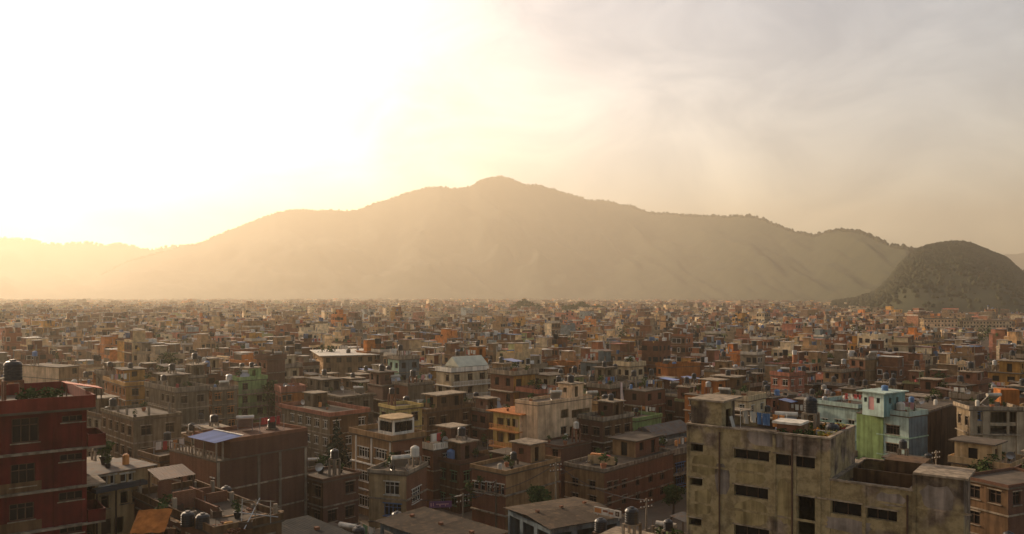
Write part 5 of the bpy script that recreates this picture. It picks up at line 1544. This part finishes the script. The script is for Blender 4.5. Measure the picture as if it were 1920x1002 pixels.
# orange tarpaulin over a frame
p_ = on_roof(284, 998, zt + .001)
t = thing('tarpaulin', 'orange tarpaulin stretched over a low frame on the front terrace', 'tarpaulin', (p_.x, p_.y, p_.z), .15)
m_ = MB(); n = 8; rg = random.Random(4)
G = [[(-1.2 + 2.4 * i / n, -1.1 + 2.2 * j / n, .25 + 1.15 * j / n + .05 * math.sin(i * 1.7) * math.cos(j * 1.3) + rg.uniform(-.02, .02)) for i in range(n + 1)] for j in range(n + 1)]
for j in range(n):
    for i in range(n): m_.quad([G[j][i], G[j][i + 1], G[j + 1][i + 1], G[j + 1][i]])
m_.build('sheet', wallmat('orange'), t)
for x in (-1.05, 1.05):
    for y in (-.8, .8): MB().box(x - .04, x + .04, y - .04, y + .04, 0, .3 if y < 0 else 1.1).build('post', WOOD, t)
# pipe frame
p_ = on_roof(486, 985, zt + .001)
t = thing('pipe_frame', 'leaning frame of pale steel pipes at the end of the front terrace', 'pipe frame', (p_.x, p_.y, p_.z), .7)
for i, (a0, b0) in enumerate([((-1.4, 0, 0), (-1.3, 0, 2.2)), ((-.3, .1, 0), (-.25, 0, 2.0)), ((.9, 0, 0), (.9, 0, 1.7)), ((-1.5, 0, 2.15), (1.2, 0, 1.6)), ((-1.5, .1, 1.2), (1.5, 0, .35)), ((-1.2, .6, 1.9), (1.6, -.4, 1.0)), ((-1.4, -.5, 0), (.3, .6, 1.9)), ((.2, .5, 0), (1.4, -.3, 1.3))]):
    MB().tube([a0, b0], .04, 6).build('pipe', SLAB if i % 2 else STEEL, t)
p_ = on_roof(428, 992, zt + .001)
t = thing('sack_pile', 'yellow sacks lying in a heap by the pipe frame', 'sacks', (p_.x, p_.y, p_.z), .2)
for k, (x, y, z, r_) in enumerate(((-.4, 0, 0, .2), (.35, .1, 0, 1.1), (0, .05, .28, .6), (.1, -.5, 0, 2.0))):
    m_ = MB(); m_.lathe([(.12, 0), (.34, .05), (.38, .16), (.33, .27), (.1, .31)], 9); m_.v = [(a_ * 1.0, b_ * .65, c_ * .8) for a_, b_, c_ in m_.v]; m_.build('sack', wallmat('ochre'), t, (x, y, z), r_)
for k, (px, py) in enumerate(((310, 962), (330, 958), (445, 972), (405, 968), (300, 980), (460, 990))):
    p_ = on_roof(px, py, zt + .001)
    if k % 2:
        t = thing('crate', f'{NTH[k // 2]} wooden crate from the orange tarpaulin on the front terrace', 'crate', (p_.x, p_.y, p_.z), k * .7, 'crates on the front terrace')
        m_ = MB(); m_.ring(-.5, .5, -.35, .35, .04, .0, .5); m_.build('side_boards', WOOD, t); MB().box(-.45, .45, -.3, .3, .01, .05).build('bottom_board', WOOD, t)
    else:
        potted_plant((p_.x, p_.y, p_.z), 1.3, f'{NTH[k // 2]} potted plant from the orange tarpaulin on the front terrace', k)

DEB = [(340, 950), (365, 945), (300, 990), (420, 985), (450, 965), (400, 955), (325, 975), (440, 998), (500, 965), (470, 958)]
for k, (px, py) in enumerate(DEB):
    p = on_roof(px, py, zt + .001); rg = random.Random(k)
    if k % 2 == 0:
        t = thing('plank', f'{NTH[k // 2]} weathered plank from the orange tarpaulin on the front terrace', 'plank', (p.x, p.y, p.z + .02), rg.uniform(0, 3), 'planks on the front terrace')
        MB().box(-1.4, 1.4, -.12, .12, 0, .05).build('board', wallmat('tan'), t)
        MB().box(-1.2, 1.3, .13, .33, 0, .05).build('board', wallmat('brown'), t)
    else:
        t = thing('brick_stack', f'{NTH[k // 2]} heap of loose bricks from the orange tarpaulin on the front terrace', 'bricks', (p.x, p.y, p.z), rg.uniform(0, 3), 'brick heaps on the front terrace')
        me_ = MB().box(-.12, .12, -.055, .055, 0, .075).mesh('brick', [wallmat('brick')])
        for q in range(34):
            z = rg.choice([0, 0, .08, .16]); w_ = .8 - z * 2
            put('brick', me_, t, (rg.uniform(-w_, w_), rg.uniform(-w_ * .6, w_ * .6), z), rg.uniform(0, 3))

for (x0, x1, y0, y1, h_) in ((-2.3, -.4, .6, .75, 1.5), (.5, 2.3, .6, .75, .9), (.2, .35, .8, 3.4, 1.1), (-2.3, -1.2, 3.6, 3.75, 1.9), (-1.0, 2.3, 3.6, 3.75, .7), (-.6, -.45, -3.6, .5, .8)):
    child_box(front_terrace, 'low_wall', x0, x1, y0, y1, zt + .003, zt + h_, wallmat('brick'))
rs_ = MB(); xa, ya = -2.2, 3.9
for k in range(3):
    rs_ = MB(); n = 8; P_ = [[(xa + 1.0 * k + 1.05 * q / n, y, z + (.03 if q % 2 else 0) + .01 * k) for q in range(n + 1)] for y, z in ((3.5, zt + 2.0), (6.3, zt + 2.5))]
    for q in range(n): rs_.quad([P_[0][q], P_[0][q + 1], P_[1][q + 1], P_[1][q]])
    rs_.build('roof_sheet', RUST, front_terrace.root)
for x, y in ((-2.1, 6.1), (.7, 6.1), (.7, 3.7)): child_box(front_terrace, 'post', x - .06, x + .06, y - .06, y + .06, zt + .003, zt + (2.35 if y > 5 else 1.95), WOOD)
# ------------------------------------------------------------------ things standing on the roofs
rgc = random.Random(5)
def inside(lx, ly, box, g=.5): return box and abs(lx - box[0]) < box[2] + g and abs(ly - box[1]) < box[3] + g
def spot(h, taken):
    o = h.opt
    for k in range(14):
        lx, ly = rgc.uniform(-1, 1) * (h.a / 2 - .8), rgc.uniform(-1, 1) * (h.b / 2 - .8)
        if inside(lx, ly, o.get('stair')) or inside(lx, ly, o.get('shed'), .3) or inside(lx, ly, o.get('upper'), .7): continue
        if any(math.hypot(lx - a, ly - b) < 1.3 for a, b in taken): continue
        taken.append((lx, ly)); return h.world(lx, ly, h.roof_z + .001)
    return None
def label_ok(l):
    if len(l.split()) > 16: return None
    if l in used: return None
    used.add(l); return l
SKIP = {id(x) for x in (red_low, red, front_terrace, blue, pent, slate, villa)}
TANKC = [('black', BLACKPL), ('white', WHITE), ('blue', BLUEP), ('grey', STEEL)]
cnt = dict(tank=0, heater=0, plant=0, wash=0, dish=0, drum=0)
_DR = {}
def drum(loc, label, m):
    t = thing('plastic_drum', label, 'drum', loc, rgc.uniform(0, 3), 'drums on the roofs')
    if m.name not in _DR:
        _DR[m.name] = (MB().lathe([(.26, 0), (.29, .05), (.29, .4), (.31, .42), (.29, .45), (.29, .8), (.22, .88)], 10).mesh('drum_body', [m]), MB().lathe([(.16, .875), (.16, .93)], 8).mesh('lid', [m]))
    put('drum_body', _DR[m.name][0], t); put('lid', _DR[m.name][1], t)
for h in sorted(HOUSES + shown, key=lambda k: k.y):
    if id(h) in SKIP or h.y > 400: continue
    ref = h.short if h.short else h.ref
    taken = []
    def go(kind, maxn, p, fmt):
        if cnt[kind] >= maxn or rgc.random() > p: return None
        l = label_ok(fmt.format(ref))
        if not l: return None
        s = spot(h, taken)
        if s is None: used.discard(l); return None
        cnt[kind] += 1
        return s, l
    lift = h.opt.get('stair') or h.opt.get('upper')
    if lift and rgc.random() < .65 and cnt['tank'] < 290:   # on top of the stair tower, where the fall of water is best
        l = label_ok(f'raised black tank on {ref}')
        if l:
            p = h.world(lift[0], lift[1], h.roof_z + lift[4] + .172); r = rgc.uniform(.45, .62); cnt['tank'] += 1
            water_tank((p.x, p.y, p.z), r, r * 2.3, BLACKPL, l, stand=rgc.choice([.0, .6, 1.1]), rz=h.r)
    cn, cm = TANKC[rgc.choices(range(4), [.68, .08, .12, .12])[0]]
    g_ = go('tank', 290, .62, cn + ' water tank on {}')
    if g_: r = rgc.uniform(.42, .62); water_tank(g_[0], r, r * rgc.uniform(1.9, 2.5), cm, g_[1], stand=rgc.choice([0, .2, .7, 1.6, 2.1]), stand_mat=rgc.choice([SLAB, wallmat('brick'), WOOD]), rz=h.r)
    g_ = go('heater', 90, .34, 'solar heater on {}')
    if g_: solar_heater(g_[0], math.radians(rgc.choice([150, 170, 190, 205, 20])) , g_[1], rgc.uniform(.9, 1.15))
    g_ = go('wash', 110, .38, 'hung washing on {}')
    if g_: washing_line(g_[0], h.r + rgc.choice([0, 1.57]), min(rgc.uniform(2.4, 4.0), min(h.a, h.b) - 1.2), rgc.sample(range(6), 3) + [0, 0], g_[1])
    for sz in ('tall', 'low', 'small'):
        g_ = go('plant', 260, .55, sz + ' potted plant on {}')
        if g_: potted_plant(g_[0], {'tall': 1.9, 'low': 1.35, 'small': 1.0}[sz], g_[1], rgc.randrange(9))
    g_ = go('dish', 70, .28, 'satellite dish on {}')
    if g_: satellite_dish(g_[0], math.radians(rgc.choice([10, -30, 40])), g_[1])
    cn, cm = rgc.choice([('blue', BLUEP), ('white', WHITE), ('orange', ORANGE), ('red', REDP)])
    g_ = go('drum', 110, .40, cn + ' drum on {}')
    if g_: drum(g_[0], g_[1], cm)
print('roof things', cnt)

# ------------------------------------------------------------------ trees between the houses
TREES = [(318, 652, 205, 9, 'broad'), (612, 640, 230, 8, 'broad'), (744, 846, 101, 5, 'broad'), (452, 700, 182, 4.5, 'broad'), (840, 612, 330, 9, 'broad'), (1100, 640, 300, 10, 'broad'),
         (1505, 655, 240, 8, 'broad'), (1902, 822, 104, 7, 'broad'), (1850, 838, 100, 5, 'broad'), (1262, 905, 108, 4, 'broad'), (282, 915, 82, 5, 'broad'), (1128, 735, 190, 6, 'broad'), (1000, 698, 205, 6, 'broad'),
         (898, 880, 104, 4, 'broad'), (1010, 905, 97, 3.6, 'broad'), (690, 700, 200, 6, 'broad'), (560, 690, 225, 7, 'broad'), (1395, 700, 210, 6, 'broad'), (1760, 690, 200, 7, 'broad'), (160, 640, 290, 9, 'broad'), (95, 650, 260, 8, 'broad'),
         (632, 782, 116, 6.4, 'conifer'), (1880, 668, 230, 7, 'broad'), (1600, 640, 285, 9, 'broad'), (505, 702, 178, 5, 'broad'), (1330, 640, 275, 8, 'broad'), (1700, 652, 250, 8, 'broad'), (420, 640, 250, 7, 'broad'), (232, 692, 190, 6, 'broad'), (884, 738, 158, 5, 'broad'), (1445, 668, 225, 7, 'broad'), (1560, 655, 250, 7, 'broad'), (975, 645, 260, 7, 'broad'), (1345, 725, 172, 5, 'broad')]
for k, (px, py, Y, w, kd) in enumerate(TREES):
    p = at(px, py, Y); hgt = max(4, p.z)
    class P_: pass
    best = min(HOUSES + [conc], key=lambda q: abs(project(q.world(0, 0, q.H))[0] - px) + 1.5 * abs(project(q.world(0, 0, q.H))[1] - py - 20))
    rel = 'beside' if abs(project(best.world(0, 0, best.H))[0] - px) < 60 else 'right of' if project(best.world(0, 0, best.H))[0] < px else 'left of'
    if kd == 'conifer': l = 'dark blue-green conifer standing alone between brick houses'
    else:
        l = f'{["round", "ragged", "spreading"][k % 3]} green tree {rel} {best.short}'
        if l in used: l = 'smaller ' + l
        if l in used: l = l.replace('smaller', 'second')
    used.add(l)
    tree((p.x, p.y, 0), hgt, w * (1.15 if kd == 'conifer' else 1), l, 'conifer' if kd == 'conifer' else 'broadleaf_tree', n=3600 if kd == 'conifer' else 1300 if Y < 140 else 520, leaf=.22 if kd == 'conifer' else .17 if Y < 140 else .30, seed=k, material=DARKLEAF if kd == 'conifer' else LEAF, conic=kd == 'conifer', group=None)
# ------------------------------------------------------------------ trees further off, past counting
def far_city_trees():
    V, Fq = [], []
    rg = random.Random(8)
    def put_tree(x, y, h, w, n, leaf):
        bl = [(x + rg.uniform(-.3, .3) * w, y + rg.uniform(-.3, .3) * w, h * rg.uniform(.5, .85), w * rg.uniform(.22, .36), rg.uniform(.6, .9)) for q in range(6)]
        v, f = leaf_cloud(rg, bl, n, leaf); i = len(V)
        V.extend(v); Fq.extend([tuple(j + i for j in q) for q in f])
    for k in range(430):
        Y = 285 * (10 ** rg.uniform(0, .95)); px = rg.uniform(-20, 1940)
        if px > 1300 and rg.random() < .3: Y = rg.uniform(600, 2400)
        if px > 1650 and Y > 740: continue
        s = min(3, .9 + Y / 1200)
        put_tree((px - CX) / F_PX * Y, Y, rg.uniform(10, 17), rg.uniform(5, 10) * s, 60 if Y > 600 else 110, .7 if Y > 600 else .5)
    # two wooded knolls rising out of the roofs
    for px, py, w, Y in ((986, 556, 66, 1000), (1090, 563, 70, 950), (1072, 566, 40, 940), (1122, 568, 34, 960)):
        for q in range(26):
            u = rg.uniform(-.5, .5); top = EYE - (py - HOR) / F_PX * Y; hh = top * (1 - 2.2 * u * u) * rg.uniform(.85, 1.0)
            put_tree((px + u * w - CX) / F_PX * Y, Y + rg.uniform(-15, 15), max(12, hh * 1.05), 9, 110, 1.0)
    o = put('distant_trees', tri_mesh('distant_trees', V, Fq, [LEAF])); o['kind'] = 'stuff'; o['label'] = 'trees scattered among the distant houses and on two wooded knolls'
far_city_trees()
# ------------------------------------------------------------------ prayer flag, poles and wires
p_ = at(1163, 720, 160)
t = thing('prayer_flag', 'tall white and pink vertical prayer flag on a pole among the roofs', 'flag', (p_.x, p_.y, 0))
MB().tube([(0, 0, 0), (0, 0, p_.z + .5)], [.09, .04], 6).build('pole', WOOD, t)
m_ = MB(); n = 12; zb = p_.z - 4.6
G = [[(.05 + .75 * i / 4 * (0.45 + .55 * j / n), .10 * math.sin(j * .9 + i), p_.z + .3 - (p_.z + .3 - zb) * j / n) for i in range(5)] for j in range(n + 1)]
for j in range(n):
    for i in range(4): m_.quad([G[j][i], G[j + 1][i], G[j + 1][i + 1], G[j][i + 1]])
m_.build('flag_cloth', mat('flag_cloth', (.62, .46, .42), .9, .1), t)
poles = []
for k, (px, py, Y, l) in enumerate(((1042, 868, 97, 'utility pole with crossarms in front of the dark parapet house'), (868, 925, 92, 'utility pole at the corner by the green-shuttered house'), (1212, 935, 88, 'utility pole at the end of the long brick house'), (1755, 845, 104, 'crooked utility pole with wires behind the long concrete building'), (930, 900, 101, 'thin utility pole rising over the white-windowed brick row'), (700, 915, 99, 'utility pole beside the pale-fronted house'), (556, 885, 98, 'utility pole at the corner of the blue-roofed brick house'), (1108, 862, 112, 'utility pole behind the long brick house'))):
    p = at(px, py, Y); t = thing('utility_pole', l, 'utility pole', (p.x, p.y, 0), .5, None)
    MB().tube([(0, 0, 0), (0, 0, p.z)], [.15, .09], 8).build('pole', SLAB, t)
    for z in (p.z - .35, p.z - 1.0):
        c = MB().box(-.9, .9, -.05, .05, z - .05, z + .05).build('crossarm', WOOD, t)
        for x in (-.75, -.3, .3, .75): MB().lathe([(.05, z + .052), (.06, z + .1), (.04, z + .2)], 6, cx=x).build('insulator', WHITE, c)
    poles.append(p)
for i, j, l in ((1, 0, 'sagging power cables across the street between two poles'), (0, 2, 'sagging power cables running toward the concrete building'), (1, 5, 'power cable crossing in front of the green-shuttered house'), (5, 6, 'power cable between the pale-fronted and blue-roofed houses'), (4, 7, 'power cable strung over the white-windowed brick row'), (4, 1, 'power cable dropping to the pole by the green-shuttered house')):
    a_, b_ = poles[i], poles[j]
    for dz in (0,):
        m_ = MB(); n = 12
        pts = [a_.lerp(b_, q / n) - Vector((0, 0, 1.0 * 4 * (q / n) * (1 - q / n) + .15)) for q in range(n + 1)]
        m_.tube([tuple(q) for q in pts], .035, 4)
        tag(m_.build('power_cable', BLACKPL), l, 'cable')
# ------------------------------------------------------------------ the city beyond: thousands of houses, one mass
def city_mass(name, d0, d1, s, seed, detail):
    B = Boxes(); rg = np.random.default_rng(seed)
    pts = plan(d0, d1, s, seed)
    pts.sort(key=lambda p: p[1])
    keep = []
    for (x, y) in pts:
        if y > foot_limit(x, y): continue
        grow = float(fbm(np.array(x / 180.0), np.array(y / 180.0), 3))
        fl = int(np.clip(round(1.4 + grow * 4.0 + rg.normal() * 1.1), 1, 6))
        if rg.random() < 0.025: fl += 1
        a = s * rg.uniform(0.62, 0.98); b = s * rg.uniform(0.62, 0.98)
        if rg.random() < 0.025: a *= 2.2; fl = min(fl, 3)
        pxx = CX + F_PX * x / y
        if 1660 < pxx < 1940 and y < 625: fl = min(fl, max(1, int((EYE - (616 - HOR) / F_PX * y) / 2.9 - .7)))
        h = fl * 2.9
        r = street_rot(x, y) + rg.normal() * 0.07
        if seen(x, y, a, b, r, h, margin=5):
            keep.append((x, y, a, b, r, fl, h))
    K = np.array(keep); n = len(K)
    O = K[:, :2]; A, Bd, Rr, FL, H = K[:, 2], K[:, 3], K[:, 4], K[:, 5].astype(int), K[:, 6]
    c1 = PA[rg.choice(len(PN), n, p=PW)] * rg.uniform(0.9, 2.0, (n, 1))
    side = PA[rg.choice([0, 1, 2, 3, 11], n, p=[.3, .25, .15, .2, .1])] * rg.uniform(0.8, 1.2, (n, 1))
    plain = rg.random(n) < 0.45
    side[plain] = c1[plain]
    roof = np.array([0.27, 0.225, 0.175])[None] * rg.uniform(0.55, 1.35, (n, 1))
    P = np.stack([c1, side, c1, side, roof], 1)
    swap = rg.random(n) < 0.5
    P[swap] = P[swap][:, [1, 0, 3, 2, 4]]
    z0 = np.zeros(n)
    st = lambda *k: np.stack(k, 1)
    B.add(O, Rr, st(z0, z0, H / 2), st(A / 2, Bd / 2, H / 2), P)
    # parapets
    t = 0.12; ph = rg.uniform(0.3, 1.0, n) / 2
    pc = np.where((rg.random(n) < 0.45)[:, None], c1, np.where((rg.random(n) < .4)[:, None], np.array([[.5, .42, .32]]), side))
    has = rg.random(n) < 0.8
    for (lx, ly, hx, hy) in ((z0, -Bd / 2 + t, A / 2, z0 + t), (z0, Bd / 2 - t, A / 2, z0 + t), (-A / 2 + t, z0, z0 + t, Bd / 2 - 2 * t), (A / 2 - t, z0, z0 + t, Bd / 2 - 2 * t)):
        m = has & (rg.random(n) < (0.15, 0.5, 0.93)[detail])
        B.add(O[m], Rr[m], st(lx, ly, H + ph)[m], st(hx, hy, ph)[m], pc[m])
    # stair towers
    m = rg.random(n) < 0.72
    sx, sy, sh = A * rg.uniform(.14, .25, n), Bd * rg.uniform(.14, .28, n), rg.uniform(1.1, 1.6, n)
    ox, oy = (rg.choice([-1, 1], n) * (A / 2 - sx - 0.3)), (rg.choice([-1, 1], n) * (Bd / 2 - sy - 0.3))
    B.add(O[m], Rr[m], st(ox, oy, H + sh)[m], st(sx, sy, sh)[m], P[m])
    B.add(O[m], Rr[m], st(ox, oy, H + 2 * sh + 0.08)[m], st(sx + .25, sy + .25, z0 + 0.08)[m], (roof * 1.25)[m])
    # half storeys and sheds
    m = rg.random(n) < 0.38
    kx, ky = A * rg.uniform(.2, .42, n), Bd * rg.uniform(.2, .46, n)
    px_, py_ = -np.sign(ox) * (A / 2 - kx - 0.1), rg.uniform(-1, 1, n) * (Bd / 2 - ky - 0.1)
    B.add(O[m], Rr[m], st(px_, py_, H + 1.25)[m], st(kx, ky, z0 + 1.25)[m], P[m])
    tin = np.array([[0.22, 0.2, 0.19], [0.17, 0.09, 0.06], [0.12, 0.17, 0.26], [0.42, 0.38, 0.32], [0.30, 0.11, 0.07]])[rg.choice(5, n, p=[.35, .2, .12, .22, .11])]
    B.add(O[m], Rr[m], st(px_, py_, H + 2.58)[m], st(kx + .2, ky + .2, z0 + 0.07)[m], tin[m])
    # tanks
    for k in range((0, 2, 3)[detail]):
        m = rg.random(n) < (0.62, 0.42, 0.25)[k]
        tx, ty = rg.uniform(-.38, .38, n) * A, rg.uniform(-.38, .38, n) * Bd
        tr = rg.uniform(0.4, 0.75, n); up = rg.uniform(0.2, 2.6, n) * (rg.random(n) < 0.6)
        tc_ = np.array([[0.012, 0.012, 0.013], [0.03, 0.028, 0.026], [0.5, 0.47, 0.42], [0.09, 0.13, 0.2]])[rg.choice(4, n, p=[.5, .2, .2, .1])]
        B.add(O[m], Rr[m] + 0.6, st(tx, ty, H + up + tr)[m], st(tr, tr, tr * 1.1)[m], tc_[m])
        mm = m & (up > 0)
        B.add(O[mm], Rr[mm] + 0.6, st(tx, ty, H + up / 2)[mm], st(tr * .85, tr * .85, up / 2)[mm], side[mm] * 0.9)
    # columns left standing for the next storey, poles
    for k in range((1, 2, 5)[detail]):
        m = rg.random(n) < 0.42
        qx, qy = rg.choice([-1, 0, 1], n) * (A / 2 - .2), rg.choice([-1, 1], n) * (Bd / 2 - .2)
        qh = rg.uniform(0.5, 1.6, n)
        w_ = 0.13 if k < 3 else 0.05
        B.add(O[m], Rr[m], st(qx, qy, H + qh)[m], st(z0 + w_, z0 + w_, qh)[m], (np.array([[.3, .26, .21]]) * rg.uniform(.6, 1.4, (n, 1)))[m])
    # washing, sheets, boxes, pots on the roofs
    for k in range((1, 3, 8)[detail]):
        m = rg.random(n) < 0.55
        qx, qy = rg.uniform(-.45, .45, n) * A, rg.uniform(-.45, .45, n) * Bd
        hz_ = rg.uniform(0.15, 0.8, n)
        cc = np.array([[.70, .64, .55], [.4, .08, .05], [.1, .17, .3], [.55, .33, .08], [.05, .085, .03], [.13, .1, .08], [.78, .74, .68]])[rg.choice(7, n, p=[.22, .1, .1, .12, .14, .1, .22])] * rg.uniform(.6, 1.1, (n, 1))
        B.add(O[m], Rr[m], st(qx, qy, H + hz_)[m], st(rg.uniform(.1, .9, n), rg.uniform(.06, .5, n), hz_)[m], cc[m])
    # storey bands
    fmax = int(FL.max())
    for k in range(1, fmax + 1):
        m = (FL >= k) & ((rg.random(n) < 0.75) if detail == 2 else (k == FL))
        e = rg.uniform(0.05, 0.5, n)
        B.add(O[m], Rr[m], st(z0, z0, z0 + k * 2.9 - 0.10)[m], st(A / 2 + e, Bd / 2 + e * 0.6, z0 + 0.09)[m], (0.5 * roof + 0.5 * c1)[m])
    # windows on the two sides that look this way
    wd = np.array([0.016, 0.014, 0.012])
    nw = (1, 2, 3)[detail]
    blind = rg.random((n, 2)) < np.array([0.10, 0.45])
    frame = np.where((rg.random(n) < 0.5)[:, None], np.array([[0.55, 0.5, 0.42]]), np.array([[0.14, 0.07, 0.04]]))
    for k in range(1, fmax + 1):
        for sd in (0, 1):
            for q in range(nw):
                m = (FL >= k) & ~blind[:, sd] & (rg.random(n) < 0.85)
                fr = (q + 0.5) / nw - 0.5
                ww = rg.uniform(0.32, 0.75, n) * (1.6, 1.2, 1.0)[detail]; hh = rg.uniform(0.5, 0.72, n)
                zc = z0 + (k - 1) * 2.9 + 1.45
                if sd == 0: c_, h_ = st(A * fr, -Bd / 2 - 0.02, zc), st(ww, z0 + 0.05, hh); cf, hf = st(A * fr, -Bd / 2, zc), st(ww + .13, z0 + 0.05, hh + .13)
                else: c_, h_ = st(-A / 2 - 0.02, Bd * fr, zc), st(z0 + 0.05, ww, hh); cf, hf = st(-A / 2, Bd * fr, zc), st(z0 + 0.05, ww + .13, hh + .13)
                B.add(O[m], Rr[m], c_[m], h_[m], np.repeat(wd[None], m.sum(), 0))
                if detail == 2:
                    m2 = m & (rg.random(n) < 0.4)
                    B.add(O[m2], Rr[m2], cf[m2], hf[m2], frame[m2])
    V, Fq, P = B.arrays()
    o = put(name, np_mesh(name, V, Fq, [FAR_PAINT], P)); o['kind'] = 'stuff'
    o['label'] = 'dense mass of flat roofed brick and concrete houses running to the foot of the hills'
    print(name, n, 'houses', len(Fq), 'quads')
    return o
FAR_PAINT = attr_mat('far_house_paint')
FAR_CITY = [(FAR_START, 560, 7.0, 101, 2), (560, 1500, 11.5, 102, 1), (1500, 3300, 20.0, 103, 0)]
for k, a in enumerate(FAR_CITY):
    city_mass('distant_houses', *a)
